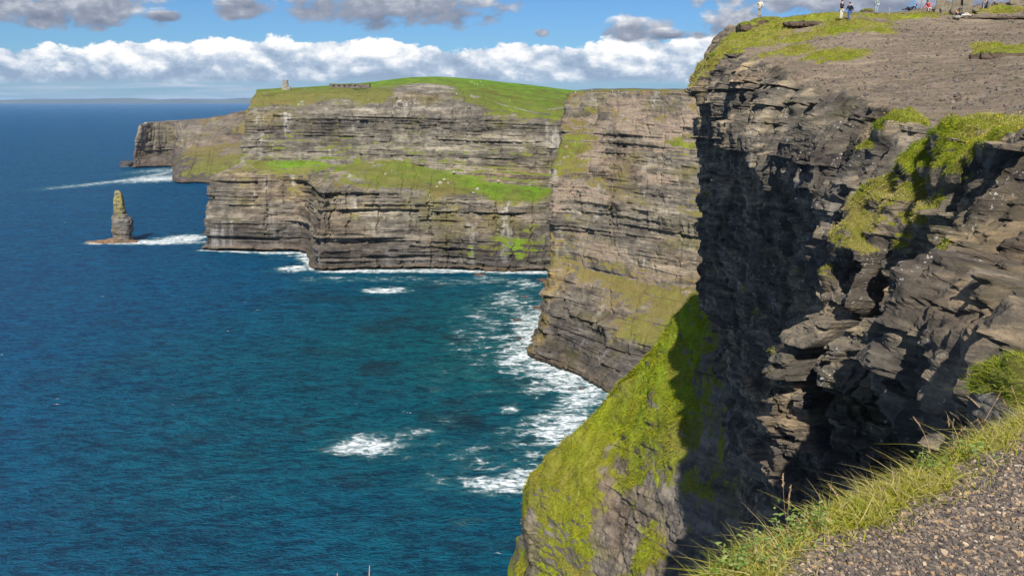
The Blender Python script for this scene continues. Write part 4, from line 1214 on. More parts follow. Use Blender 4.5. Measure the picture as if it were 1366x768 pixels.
EDG = [('pelvis', 'waist'), ('waist', 'chest'), ('chest', 'neck'), ('neck', 'headc'), ('headc', 'headt'), ('headc', 'nose'), ('chest', 'shl'), ('shl', 'ell'), ('ell', 'wrl'), ('wrl', 'hal'),
       ('chest', 'shr'), ('shr', 'elr'), ('elr', 'wrr'), ('wrr', 'har'), ('pelvis', 'hil'), ('hil', 'knl'), ('knl', 'anl'), ('anl', 'tol'), ('pelvis', 'hir'), ('hir', 'knr'), ('knr', 'anr'), ('anr', 'tor')]
RAD = dict(pelvis=.125, waist=.115, chest=.135, neck=.055, headc=.10, headt=.075, nose=.02, shl=.065, ell=.045, wrl=.032, hal=.038, shr=.065, elr=.045, wrr=.032, har=.038,
           hil=.09, knl=.06, anl=.042, tol=.038, hir=.09, knr=.06, anr=.042, tor=.038)
cloth = {}


def cmat(col):
    if col not in cloth:
        cloth[col] = plain('cloth_%d' % len(cloth), col, .9, .2, 14)
    return cloth[col]


skin_m = plain('skin', (.45, .27, .19), .6, .08, 10)


def part_mesh(pose, names, grow, edges=None):
    nm = [n for n in J if n in names]
    ix = {n: i for i, n in enumerate(nm)}
    e = [(ix[a], ix[c]) for a, c in EDG if a in ix and c in ix]
    return skinned([pose[n] for n in nm], e, [RAD[n] * grow + .012 for n in nm], 1, 0)


def person(loc, label, pose, face, jacket, trousers, hair=(.03, .02, .015), pack=None, scale=1., group='walkers on the near cliff top', cap=None):
    ps = POSES[pose]
    o = link('person', skinned([ps[n] for n in J], [(J.index(a), J.index(c)) for a, c in EDG], [RAD[n] * .92 for n in J]), skin_m)
    o.location = loc; o.rotation_euler = (0, 0, face); o.scale = (scale,) * 3
    tag(o, label, 'person', group)
    link('jacket', part_mesh(ps, ('pelvis', 'waist', 'chest', 'shl', 'ell', 'wrl', 'shr', 'elr', 'wrr'), 1.12), cmat(jacket), o)
    link('trousers', part_mesh(ps, ('pelvis', 'hil', 'knl', 'anl', 'hir', 'knr', 'anr'), 1.10), cmat(trousers), o)
    for sfx in 'lr':
        an, to = Vector(ps['an' + sfx]), Vector(ps['to' + sfx])
        link('shoe', skinned([an + (an - to) * .25 - Vector((0, 0, .04)), an.lerp(to, .5) - Vector((0, 0, .012)), to], [(0, 1), (1, 2)], [.055, .052, .042]), cmat((.03, .025, .02)), o)
    hc, ht = Vector(ps['headc']), Vector(ps['headt']); nz = Vector(ps['nose'])
    up = (ht - hc).normalized(); bk = (hc - nz).normalized()
    bm = bmesh.new(); bmesh.ops.create_icosphere(bm, subdivisions=2, radius=.112)
    bmesh.ops.delete(bm, geom=[v for v in bm.verts if v.co.dot(up) < -.03 and v.co.dot(bk) < .02], context='VERTS')
    bmesh.ops.translate(bm, vec=hc + up * .035 + bk * .018, verts=bm.verts[:])
    bm_obj('cap' if cap else 'hair', bm, cmat(cap or hair), o, True)
    if pack:
        ch, wa = Vector(ps['chest']), Vector(ps['waist']); sp_ = (ch - wa).normalized()
        fw = Vector((0, -1, 0)); fw = (fw - sp_ * fw.dot(sp_)).normalized()
        bm = bmesh.new()
        box(bm, (0, 0, 0), (.30, .18, .44)); bmesh.ops.bevel(bm, geom=bm.edges[:], offset=.05, segments=2, affect='EDGES')
        M = Matrix((Vector((1, 0, 0)), -fw, sp_)).transposed().to_4x4(); M.translation = ch - fw * .21 - sp_ * .06
        bmesh.ops.transform(bm, matrix=M, verts=bm.verts[:])
        bm_obj('backpack', bm, cmat(pack), o, True)
    return o


Pn = near_o[1]


def on_top(px, py):
    """ground point of the near plateau on this sight line, else the crest"""
    q = hit(Pn, px, py)
    return q


# ------------------------------------------------------------------ turf ledges on the near plateau (broken peat edges)
turf_ground = terrain_mat('turf_ledge_ground', .9, gs=.2, wet=False, rock=((.03, .022, .018), (.10, .075, .055), (.20, .155, .115)), soil=(.10, .075, .055),
                          grass=((.15, .12, .03), (.15, .18, .018), (.26, .25, .03)), lush=(.13, .22, .012), streak=0, lichen=0)


def turf_ledge(px0, px1, py, Y, dep, h, seed, lift=0.):
    a = at(px0, py, Y); b_ = at(px1, py, Y)
    L = b_[0] - a[0]
    bm = bmesh.new(); bmesh.ops.create_icosphere(bm, subdivisions=6, radius=1)
    V = np.array([v.co[:] for v in bm.verts]); bm.free()
    V = np.sign(V) * np.abs(V) ** np.array([.75, .75, .55])
    n = fbm(V[:, 0] * 3 + seed, V[:, 1] * 3, V[:, 2] * .6, 4, seed) - .5
    q = V * np.array([L / 2, dep, h]) * np.stack([1 + .5 * n, 1 + .7 * n, 1 + .35 * (fbm(V[:, 0] * 2.2, V[:, 1] * 2, 0, 3, seed + 4) - .5)], 1)
    q[:, 1] += .14 * np.sin(V[:, 2] * 3) * (V[:, 1] < 0)      # undercut front
    c = np.array([(a[0] + b_[0]) / 2, Y, 0.]); c[2] = a[2] - h * .55 + lift
    bm = bmesh.new(); bmesh.ops.create_icosphere(bm, subdivisions=6, radius=1)
    F_ = np.array([[v.index for v in f.verts] for f in bm.faces]); bm.free()
    top = sstep(.10, .6, V[:, 2] + .5 * n)
    me = np_mesh('turf_ledge', q + c, F_, {'grass': top, 'soil': 1 - top, 'dry': .25 + 0 * top, 'lush': .35 + 0 * top, 'lichen': 0 * top})
    tag(link('turf_ledge', me, turf_ground), kind='structure')


turf_ledge(984, 1012, 33, 89, 1.3, .62, 3)
turf_ledge(1003, 1047, 28, 90, 1.8, .85, 8)
turf_ledge(1046, 1128, 28, 84, 1.6, .55, 15)
turf_ledge(1300, 1378, 70, 60, 1.6, .50, 21)
turf_ledge(1150, 1164, 14, 95, 1.0, .4, 27)

# ------------------------------------------------------------------ walkers on the near cliff top
q = at(1013, 22.5, 90)
person((q[0], q[1], q[2]), 'walker in a beige jacket and cap standing on the outermost turf ledge', 'camera', R(150), (.55, .50, .38), (.34, .28, .22), cap=(.62, .58, .48), scale=1.0)
q = on_top(1121, 25.5)
person(q, 'walker in a dark purple jacket and cream trousers looking down at something', 'hold', R(35), (.035, .022, .045), (.58, .52, .42), scale=1.02)
q = on_top(1132, 29)
person(q, 'walker in navy jacket and blue jeans stepping uphill with pale backpack', 'walk', R(-60), (.02, .03, .06), (.05, .10, .24), pack=(.38, .46, .55), scale=1.02)
q = on_top(1168.5, 10.5)
person(q, 'walker in a grey-green coat and grey trousers standing on the skyline', 'stand', R(20), (.24, .30, .30), (.30, .33, .38))
q = on_top(1213, 11)
person(q, 'person in dark clothes lying propped up on the skyline grass', 'lie', R(-80), (.02, .02, .03), (.04, .04, .05))
q = on_top(1239, 16)
person(q, 'person in a bright red jacket crouching beside the flagstones', 'kneel', R(-55), (.62, .03, .04), (.45, .42, .40), scale=1.0)
q = on_top(1283, 23)
person(q, 'person in a navy top reclining in a hollow below the flagstones', 'lie', R(70), (.02, .03, .05), (.48, .44, .38), cap=(.35, .10, .06))
q = on_top(1315, 11.5)
person(q, 'person in a black jacket sitting next to the tall post', 'sit', R(-50), (.02, .02, .035), (.05, .07, .14))
q = on_top(1325, 10)
person(q, 'person in a brown coat with a white hat sitting on the grass', 'sit', R(60), (.20, .12, .07), (.05, .05, .06), cap=(.75, .75, .72))

# ------------------------------------------------------------------ flagstones, stones and posts on the skyline
flag_mat = stone_mat('flagstone', (.11, .095, .07), (.22, .19, .14), 1.4, .05)
post_mat = stone_mat('weathered_post_wood', (.20, .17, .14), (.36, .32, .27), 6, .02)


def slab(px0, px1, pyb, hgt, tilt, label, seed):
    c = on_top((px0 + px1) / 2, pyb); w = (px1 - px0) * (c[1] * cp) / F
    bm = bmesh.new()
    vs_ = box(bm, (0, 0, 0), (w, .09, hgt))
    bmesh.ops.subdivide_edges(bm, edges=bm.edges[:], cuts=5, use_grid_fill=True)
    for v in bm.verts:
        p = v.co
        e = fbm(np.array(p.x * 3 + seed), np.array(p.z * 3), np.array(0.), 3, seed) - .5
        p.x *= 1 + .22 * float(e); p.z *= 1 + .16 * float(e); p.y += .04 * float(e)
        p.x += .06 * p.z
    o = bm_obj('flagstone', bm, flag_mat)
    o.location = (c[0], c[1], c[2] + hgt * .5 - .12); o.rotation_euler = (R(-4), R(tilt), R(6))
    tag(o, label, 'flagstone', 'upright flagstones on the skyline')


slab(1246, 1260, 15.5, 1.95, 2, 'upright brown flagstone next to the person in red', 3)
slab(1269, 1283, 16, 1.85, -3, 'upright brown flagstone behind the small stones, third slab from the person in red', 5)
slab(1259, 1270, 14.5, 1.10, 14, 'short leaning flagstone in the gap between two taller slabs', 7)
slab(1283, 1296, 16, 1.75, -2, 'upright brown flagstone at the end of the row, farthest from the person in red', 9)
slab(1346, 1372, 3.5, 1.3, 0, 'wide dark flagstone standing apart on the grass rise by the frame edge', 11)
for i, (px, py, w, lab) in enumerate([(1257, 17, 9, 'rounded mossy stone at the foot of the flagstone next to the person in red'),
                                      (1270, 17.5, 9, 'rounded mossy stone in the middle of the three below the flagstones'),
                                      (1281, 16, 8, 'brown stone at the right of the three below the flagstones'),
                                      (1300, 16, 7, 'flat grey stone on the ground past the last flagstone'),
                                      (1275, 24, 8, 'pale flat stone beside the reclining person')]):
    c = on_top(px, py); s_ = c[1] / F
    o = rough_blob('field_stone', (c[0], c[1] - .2, c[2] + .15), (w * s_ * .5, .35, .42 if i < 3 else .16), flag_mat if i < 4 else pale_mat, 61 + i, sub=3)
    tag(o, lab, 'stone', 'stones below the flagstones')
for px, py, h, r_, lab in [(1184, 11.5, .62, .06, 'short weathered wooden post alone on the bare skyline'), (1229.5, 11.5, 1.6, .07, 'tall pale wooden post beside the person in red'),
                           (1311.5, 12, 1.7, .06, 'tall grey post behind the person in the black jacket')]:
    c = on_top(px, py)
    bm = bmesh.new(); cyl(bm, (0, 0), r_, r_ * .85, -.2, h, 10); cyl(bm, (0, 0), r_ * .85, r_ * .4, h, h + .04, 10)
    o = bm_obj('wooden_post', bm, post_mat, None, False); o.location = c
    tag(o, lab, 'post', 'posts on the skyline')


# ------------------------------------------------------------------ tiny walkers and animals far off
def tiny_person_mesh():
    ps = POSES['stand']
    me = skinned([ps[n] for n in J], [(J.index(a), J.index(c)) for a, c in EDG], [RAD[n] * 1.15 for n in J], 0)
    me.materials.append(skin_m); me.materials.append(None); me.materials.append(None)
    for p in me.polygons:
        z = p.center.z
        p.material_index = 2 if z < .86 else (1 if z < 1.50 else 0)
    return me


tpm = tiny_person_mesh()
COLS = {'white': (.80, .80, .78), 'teal': (.02, .30, .30), 'black': (.02, .02, .025), 'red': (.45, .04, .04), 'pink': (.65, .30, .32), 'blue': (.06, .12, .35), 'grey': (.30, .30, .30)}


def tiny(P, px, py, col, where, group, sc_=1.):
    c = hit(P, px, py)
    me = tpm.copy(); me.materials[1] = cmat(COLS[col]); me.materials[2] = cmat((.05, .05, .07) if px % 2 < 1 else (.12, .14, .22))
    o = link('person', me); o.location = c; o.rotation_euler = (0, 0, px); o.scale = (sc_,) * 3
    tag(o, 'tiny walker in a %s jacket %s' % (col, where), 'person', group)


Pm = mid_o[1]
for px, py, col in [(766.5, 124.5, 'white'), (769, 125, 'grey'), (780, 121.5, 'teal'), (784, 121.5, 'pink'), (789, 121, 'white'), (791.5, 121.5, 'black'), (796.5, 121.5, 'red'), (801, 122, 'blue'), (816, 122.5, 'black'),
                    (817.5, 122.5, 'white'), (824, 123.5, 'white'), (851, 124, 'teal'), (856, 124, 'pink'), (859, 124, 'white'), (862, 124.5, 'black'), (866.5, 124.5, 'red'), (871.5, 124.5, 'pink'), (878.5, 125.5, 'white'), (899, 127, 'black'), (902.5, 127.5, 'black')]:
    tiny(Pm, px, py, col, 'on the cliff path of the middle headland', 'tiny walkers on the middle headland')
for px, py, col in [(391, 118.5, 'white'), (395, 118.5, 'grey'), (400, 118.4, 'pink'), (406, 118.3, 'white'), (412, 118.2, 'blue'), (417, 118, 'grey'), (424, 118, 'black')]:
    tiny(Pf, px, py, col, 'near the stone tower on the far headland', 'tiny walkers near the tower')


def sheep_mesh():
    pts = [(0, .35, .62), (0, 0, .66), (0, -.35, .66), (0, -.55, .84), (0, -.75, .80)]
    ed = [(0, 1), (1, 2), (2, 3), (3, 4)]; rd = [.22, .27, .24, .11, .075]
    for sx_ in (-.13, .13):
        for base, y in ((0, .36), (2, -.33)):
            i = len(pts); pts += [(sx_, y, .38), (sx_, y + (.04 if base == 0 else -.02), .20), (sx_, y, 0)]; rd += [.08, .045, .04]
            ed += [(base, i), (i, i + 1), (i + 1, i + 2)]
    return skinned(pts, ed, rd, 1, 1)


shm = sheep_mesh(); shm.materials.append(plain('wool', (.72, .70, .64), .95, .15, 8))
for i, (px, py) in enumerate([(625.5, 109), (629, 108.8), (640, 109), (633, 112), (637.5, 112.5), (643, 112.5), (608.5, 125), (679, 135)]):
    o = link('sheep', shm); o.location = hit(Pf, px, py); o.rotation_euler = (0, 0, 1.3 * i); o.scale = (1.5,) * 3
    tag(o, 'white sheep in the loose flock on the bright green hilltop' if i < 6 else ('lone white sheep on the slope left of the tumbled stones' if i == 6 else 'lone white sheep above the long curving stone wall'), 'sheep', 'sheep on the far hill')

# ------------------------------------------------------------------ far boat
p = sea(195, 164.5)
boat = empty('boat', (p[0], p[1], 0), R(90))
tag(boat, 'small white boat far out on the blue sea above the farthest headland', 'boat')
white_p = plain('white_boat_paint', (.80, .80, .80), .4, .05)
bm = bmesh.new()
for i, (y, w) in enumerate([(-14, 3.2), (-6, 4.0), (4, 3.8), (10, 2.4), (15, .2)]):
    for s_, z in ((-1, 4.6), (-.7, 0), (.7, 0), (1, 4.6)): bm.verts.new((w * s_, y, z + (.9 if i == 4 and z else 0)))
bm.verts.ensure_lookup_table()
for i in range(4):
    for k in range(4): bm.faces.new([bm.verts[i * 4 + k], bm.verts[i * 4 + (k + 1) % 4], bm.verts[i * 4 + 4 + (k + 1) % 4], bm.verts[i * 4 + 4 + k]])
bm.faces.new([bm.verts[k] for k in (0, 1, 2, 3)])
bm_obj('hull', bm, white_p, boat)
bm = bmesh.new(); box(bm, (0, -3, 6.2), (5, 12, 3.2)); box(bm, (0, -1, 8.6), (4, 5, 1.8)); bm_obj('cabin', bm, white_p, boat)


# ------------------------------------------------------------------ low hills on the horizon
def hills(name, px0, px1, Y, prof, seed, depth):
    n, m_ = 220, 24
    u = np.linspace(px0, px1, n)
    top = np.array([at(a, np.interp(a, [q_[0] for q_ in prof], [q_[1] for q_ in prof]), Y) for a in u])
    top[:, 2] = np.maximum(top[:, 2] + (fbm(u / 30, u * 0, u * 0, 4, seed) - .5) * 3.0 * Y / F, 0)
    v = np.linspace(0, 1, m_)
    P = np.zeros((n, m_, 3))
    P[..., 0] = top[:, None, 0]; P[..., 1] = Y - depth / 2 + depth * v[None]
    P[..., 2] = top[:, None, 2] * np.sin(np.pi * v)[None] ** .8 - 2
    P[..., 2] += Y / F * .8 * (fbm(P[..., 0] / Y * 90, P[..., 1] / Y * 90, 0, 4, seed + 2) - .5) * np.sin(np.pi * v)[None]
    mt = stone_mat(name + '_ground', (.055, .07, .07), (.10, .115, .105), 30. / Y, 0)  # bluish haze tint put into the ground colour
    tag(link(name, np_mesh(name, P.reshape(-1, 3), grid_faces(n, m_)), mt), kind='structure')


hills('horizon_hills', -300, 420, 60000, [(-300, 132), (0, 133), (40, 132), (90, 132.5), (165, 130.8), (200, 132.2), (240, 131.8), (330, 131.5), (420, 133)], 5, 9000)
hills('inland_hills', 640, 1700, 6500, [(640, 130), (740, 122), (800, 117.5), (860, 118), (930, 119), (1100, 118), (1700, 120)], 9, 2500)


# ------------------------------------------------------------------ foreground path edge
EDGE = [(-9, -16), (-5.2, -5), (-2.6, -.6), (-.9, 1.15), tuple(sea(945, 770, 198.35)[:2]), tuple(sea(1022, 712, 198.35)[:2]), tuple(sea(1140, 655, 198.35)[:2]),
        tuple(sea(1250, 602, 198.35)[:2]), tuple(sea(1330, 562, 198.35)[:2]), (3.6, 4.75), (5.0, 5.6), (7.2, 6.4), (9.5, 7.6)]
EDGE = np.array(EDGE)


def edge_dist(x, y):
    """distance inland from the cliff edge (negative outside)"""
    x = np.asarray(x, float); y = np.asarray(y, float)
    best = np.full(x.shape, 1e9); sg = np.ones(x.shape)
    for i in range(len(EDGE) - 1):
        a, b_ = EDGE[i], EDGE[i + 1]
        e = b_ - a; L2 = e @ e
        t = np.clip(((x - a[0]) * e[0] + (y - a[1]) * e[1]) / L2, 0, 1)
        dx, dy = x - a[0] - t * e[0], y - a[1] - t * e[1]
        d = np.hypot(dx, dy); cr = e[0] * dy - e[1] * dx
        m_ = d < best
        best = np.where(m_, d, best); sg = np.where(m_, np.where(cr > 0, -1, 1), sg)
    return best * sg


def ground_z(x, y):
    d = edge_dist(x, y)
    return 198.35 + .035 * np.minimum(d, 12) + .05 * (fbm(np.asarray(x) / .8, np.asarray(y) / .8, 0, 3, 301) - .5) - .10 * np.exp(-np.abs(d) / .25)


def path_ground():
    ns = len(EDGE)
    tan = np.gradient(EDGE, axis=0); tan /= np.linalg.norm(tan, axis=1, keepdims=True)
    out = np.stack([-tan[:, 1], tan[:, 0]], 1)
    st = []
    for i in range(ns):
        row = []
        for o_, dz in ((1.6, -30), (.8, -9), (.45, -2.2), (.16, -.5), (0, -.06)):
            q_ = EDGE[i] + out[i] * o_; row.append([q_[0], q_[1], 198.35 + dz])
        for inn in (.35, .9, 2.0, 4.5, 10, 22):
            q_ = EDGE[i] + np.array([.6, -.8]) * inn if 2 < i < 9 else EDGE[i] - out[i] * inn
            row.append([q_[0], q_[1], float(ground_z(q_[0], q_[1]))])
        st.append(row)
    ctrl = np.array(st)
    o_ = np.ones((ns, 1))
    A = {'rock': o_ * np.array([1, 1, .8, .3, .1, 0, 0, 0, 0, 0, 0]), 'grass': o_ * np.array([0, 0, .3, .9, .9, .25, 0, 0, 0, 0, 0]),
         'soil': o_ * np.array([0, 0, 0, .3, 1, 1, 1, 1, 1, 1, 1]), 'dry': o_ * np.array([0, 0, .3, .4, .5, .6, .6, 0, 0, 0, 0]), 'lush': o_ * np.array([0, 0, .2, .3, .3, .2, 0, 0, 0, 0, 0]),
         'lichen': o_ * np.zeros(11)}

    def disp(P, S, A, N):
        x, y, z = P[..., 0], P[..., 1], P[..., 2]
        A['grass'] = np.clip(A['grass'] + (fbm(x / .35, y / .35, z / .35, 3, 305) - .5) * .9 * (A['grass'] > .04), 0, 1)
        d = .5 * (fbm(S / 1.2, z / 1.5, .5, 4, 306) - .5) * A['rock']
        return d, .05 * (fbm(x / .25, y / .25, z / .25, 3, 307) - .5) + .012 * (fbm(x / .03, y / .03, z / .03, 2, 308) - .5) * (1 - A['rock'])
    mat = terrain_mat('path_ground', .06, gs=.03, wet=False, soil=(.135, .112, .098), grass=((.14, .11, .04), (.12, .15, .02), (.22, .20, .05)))
    return terrain('path', ctrl, A, [6, 8, 12, 50, 110, 140, 130, 110, 60, 40, 20, 12], [8, 16, 30, 30, 30, 50, 90, 80, 30, 16], disp, mat, flip=True, vblur=1, curve=.6)


path_o = path_ground()
from mathutils.bvhtree import BVHTree
_P = path_o[1][:, 24:]
path_tree = BVHTree.FromPolygons([tuple(v) for v in _P.reshape(-1, 3)], [tuple(int(k) for k in f) for f in grid_faces(_P.shape[0], _P.shape[1])])


def on_path(x, y, z):
    out = np.array(z, float)
    dn = Vector((0, 0, -1))
    for i in range(len(out)):
        h_ = path_tree.ray_cast(Vector((x[i], y[i], 200.0)), dn, 4)
        if h_[0] is not None: out[i] = h_[0].z
    return out



def grassy_bank():
    """the tufted rock knob just across the edge at the right"""
    c = at(1392, 560, 6.4)
    bm = bmesh.new(); bmesh.ops.create_icosphere(bm, subdivisions=6, radius=1)
    V = np.array([v.co[:] for v in bm.verts]); F_ = np.array([[v.index for v in f.verts] for f in bm.faces]); bm.free()
    n = fbm(V[:, 0] * 1.6, V[:, 1] * 1.6, V[:, 2] * 2.5, 5, 311) - .5
    st_ = hsh(np.floor(V[:, 2] * 9 + 2 * n), V[:, 0] * 0, V[:, 0] * 0, 5) - .5
    q_ = V * np.array([.50, .7, .50]) * (1 + .5 * n + .10 * st_)[:, None]
    q_[:, 2] = np.where(V[:, 2] < -.2, q_[:, 2] * 4, q_[:, 2])
    top = sstep(.05, .5, V[:, 2] + .8 * n)
    P = q_ + c
    me = np_mesh('grassy_bank', P, F_, {'grass': top, 'soil': 0 * top, 'dry': .4 + 0 * top, 'lush': .2 + 0 * top, 'lichen': .3 + 0 * top})
    tag(link('grassy_bank', me, terrain_mat('bank_rock', .12, gs=.04, wet=False)), kind='structure')
    return P[top > .5], V[top > .5]


bank_pts, bank_nrm = grassy_bank()


# ------------------------------------------------------------------ shale chips, grass and weeds
def shale_chips(n=62000):
    x = rng.uniform(.3, 5.2, n * 4); y = rng.uniform(1.6, 6.0, n * 4)
    d = edge_dist(x, y)
    z = ground_z(x, y)
    u, v, dp = proj(np.stack([x, y, z], 1))
    k = (d > -.08 + .08 * fbm(x / .4, y / .4, 0, 2, 61)) & (u > 930) & (u < 1450) & (v < 830) & (v > 520)
    k = np.where(k)[0][:n]
    x, y, z = x[k], y[k], z[k]; n = len(k)
    z = on_path(x, y, z)
    s_ = .0032 + .0095 * rng.random(n) ** 2 + (rng.random(n) < .008) * .007
    asp = rng.uniform(.45, .9, n); th = rng.uniform(0, 6.28, n); hgt = s_ * rng.uniform(.15, .5, n)
    tx, ty = rng.normal(0, .22, n), rng.normal(0, .22, n)
    ang = np.arange(5) * 2 * np.pi / 5
    V = np.zeros((n, 10, 3))
    for j in range(5):
        rr = rng.uniform(.65, 1.2, n)
        lx = s_ * rr * np.cos(ang[j]); ly = s_ * rr * asp * np.sin(ang[j])
        wx = lx * np.cos(th) - ly * np.sin(th); wy = lx * np.sin(th) + ly * np.cos(th)
        for top in (0, 1):
            V[:, j + 5 * top, 0] = x + wx; V[:, j + 5 * top, 1] = y + wy
            V[:, j + 5 * top, 2] = z + .002 + wx * tx + wy * ty + (hgt if top else -hgt * .6) + .006 * (rng.random(n) if False else 0)
    base = (np.arange(n) * 10)[:, None, None]
    T = [(5, 6, 7), (5, 7, 8), (5, 8, 9)]
    for j in range(5):
        b_ = (j + 1) % 5; T += [(j, b_, 5 + b_), (j, 5 + b_, 5 + j)]
    Q = (base + np.array(T)[None]).reshape(-1, 3)
    tint = np.repeat(rng.random(n)[:, None], 10, 1).ravel()
    m, t, o = material('shale_chip')
    p = t.new('ShaderNodeNewGeometry').outputs['Position']
    c = t.ramp(t.attr('tint'), [(0, (.055, .047, .044)), (.30, (.12, .10, .085)), (.56, (.165, .137, .115)), (.76, (.25, .19, .13)), (.91, (.37, .235, .12)), (1, (.48, .41, .33))])
    c = t.mix(t.noise(p, 60, 4, .6), t.mix(1, c, (.7, .7, .7), 'MULTIPLY'), t.mix(1, c, (1.25, 1.25, 1.25), 'MULTIPLY'))
    t.put(o.inputs[0], t.bsdf(c, .8, None, .25))
    ob = link('shale_chips', np_mesh('shale_chips', V.reshape(-1, 3), Q, {'tint': tint}, smooth=False), m)
    tag(ob, kind='stuff')


shale_chips()


def blade_mat(name, stops, trans=.35):
    m, t, o = material(name)
    c = t.ramp(t.attr('tint'), stops)
    d = t.new('ShaderNodeBsdfDiffuse'); t.put(d.inputs[0], c)
    tr = t.new('ShaderNodeBsdfTranslucent'); t.put(tr.inputs[0], c)
    x = t.new('ShaderNodeMixShader'); x.inputs[0].default_value = trans
    t.put(x.inputs[1], d.outputs[0]); t.put(x.inputs[2], tr.outputs[0])
    t.put(o.inputs[0], x.outputs[0])
    return m


def blade_arrays(root, dirn, bend, L, W, tint, seg=3):
    n = len(root)
    side = np.cross(dirn, rng.normal(size=(n, 3))); side /= np.linalg.norm(side, axis=1, keepdims=True) + 1e-9
    V = np.zeros((n, (seg + 1) * 2, 3))
    for j in range(seg + 1):
        t = j / seg
        c = root + dirn * (L * t)[:, None] + bend * (L * t * t)[:, None]
        w = (W * (1 - t ** 1.6) * .5 + W * .04)[:, None]
        V[:, 2 * j] = c - side * w; V[:, 2 * j + 1] = c + side * w
    Q = []
    for j in range(seg): Q.append((2 * j, 2 * j + 1, 2 * j + 3, 2 * j + 2))
    F_ = (np.arange(n)[:, None, None] * ((seg + 1) * 2) + np.array(Q)[None]).reshape(-1, 4)
    return V.reshape(-1, 3), F_, np.repeat(tint, (seg + 1) * 2)


GR = [(0, (.06, .10, .012)), (.35, (.15, .22, .018)), (.62, (.31, .33, .03)), (.82, (.42, .38, .08)), (1, (.50, .42, .20))]
grass_m = blade_mat('grass_blade', GR)


def unit(a):
    return a / (np.linalg.norm(a, axis=1, keepdims=True) + 1e-9)


def foreground_grass(n=42000):
    i = rng.uniform(2.6, 10.2, n * 3)
    b_ = np.stack([np.interp(i, np.arange(len(EDGE)), EDGE[:, k]) for k in (0, 1)], 1)
    off = rng.normal(.06, .20, n * 3)
    # inland direction roughly towards the right and the viewer
    r0 = b_ + off[:, None] * np.array([.55, -.83])[None]
    d = edge_dist(r0[:, 0], r0[:, 1])
    patch = fbm(r0[:, 0] / .30, r0[:, 1] / .30, 0, 3, 71)
    k = (d > -.14) & (d < .02 + .25 * patch + .14 * (rng.random(n * 3) < .07)) & (rng.random(n * 3) < .25 + 1.5 * (patch - .25))
    k = np.where(k)[0][:n]
    r0 = r0[k]; d = d[k]; n = len(k)
    z = np.where(d > 0, ground_z(r0[:, 0], r0[:, 1]), 198.30 + d * 2.4) - .01
    z = on_path(r0[:, 0], r0[:, 1], z) - .006
    root = np.stack([r0[:, 0], r0[:, 1], z], 1)
    lng = rng.random(n) < .10
    L = np.where(lng, rng.uniform(.10, .20, n), rng.uniform(.03, .095, n) * np.clip(1.2 - d * 1.2, .4, 1.2))
    dirn = unit(np.stack([rng.normal(-.10, .42, n), rng.normal(.05, .42, n), np.ones(n)], 1))
    bend = np.stack([rng.normal(-.15, .45, n), rng.normal(0, .45, n), -rng.uniform(.15, .75, n)], 1)
    W = np.where(lng, .0035, rng.uniform(.003, .0055, n))
    tint = np.clip(rng.normal(.63, .14, n) + .5 * (fbm(r0[:, 0] / .25, r0[:, 1] / .25, 0, 2, 73) - .5) + np.where(lng, .22, 0) + np.clip(d - .1, 0, .3) * .9, 0, 1)
    a = blade_arrays(root, dirn, bend, L, W, tint, 4)
    # tufts on the knob across the edge
    m_ = 5200
    j = rng.integers(0, len(bank_pts), m_)
    rt = bank_pts[j] + rng.normal(0, .012, (m_, 3))
    dn = unit(bank_nrm[j] * .7 + np.array([0, 0, .6]) + rng.normal(0, .3, (m_, 3)))
    bd = np.stack([rng.normal(-.2, .4, m_), rng.normal(0, .4, m_), -rng.uniform(.3, 1., m_)], 1)
    b2 = blade_arrays(rt, dn, bd, rng.uniform(.03, .10, m_), rng.uniform(.004, .007, m_), np.clip(rng.normal(.5, .2, m_), 0, 1), 3)
    a4 = a
    V = np.concatenate([a4[0], b2[0]]); Q = np.concatenate([a4[1], b2[1] + len(a4[0])]); tt = np.concatenate([a4[2], b2[2]])
    tag(link('cliff_edge_grass', np_mesh('cliff_edge_grass', V, Q, {'tint': tt}), grass_m), kind='stuff')


foreground_grass()


def seed_heads(n=28):
    """thin flowering grass stems with brown heads along the edge: part of the loose grass"""
    Vs, Qs, Ts = [], [], []; off = 0
    i = rng.uniform(5.0, 9.4, n)
    b_ = np.stack([np.interp(i, np.arange(len(EDGE)), EDGE[:, k]) for k in (0, 1)], 1) + rng.normal(0, .06, (n, 2))
    root = np.stack([b_[:, 0], b_[:, 1], np.full(n, 198.3)], 1)
    dirn = unit(np.stack([rng.normal(-.05, .25, n), rng.normal(0, .25, n), np.ones(n)], 1))
    bend = np.stack([rng.normal(-.1, .25, n), rng.normal(0, .2, n), -rng.uniform(.0, .2, n)], 1)
    L = rng.uniform(.12, .27, n)
    V, Q, T = blade_arrays(root, dirn, bend, L, np.full(n, .0030), np.full(n, .9), 5)
    Vs.append(V); Qs.append(Q); Ts.append(T); off += len(V)
    for j in range(26):                         # spikelets up the last part of each stem
        t = .68 + .32 * j / 26
        c = root + dirn * (L * t)[:, None] + bend * (L * t * t)[:, None]
        V, Q, T = blade_arrays(c, unit(dirn + rng.normal(0, .35, (n, 3))), bend * .1, np.full(n, .012) * (1.15 - .5 * (j / 26)), np.full(n, .004), rng.uniform(.85, 1., n), 2)
        Vs.append(V); Qs.append(Q + off); Ts.append(T); off += len(V)
    m = blade_mat('seed_head', [(0, (.30, .22, .10)), (.85, (.34, .21, .11)), (1, (.52, .38, .24))])
    tag(link('seeding_grass', np_mesh('seeding_grass', np.concatenate(Vs), np.concatenate(Qs), {'tint': np.concatenate(Ts)}), m), kind='stuff')


seed_heads()


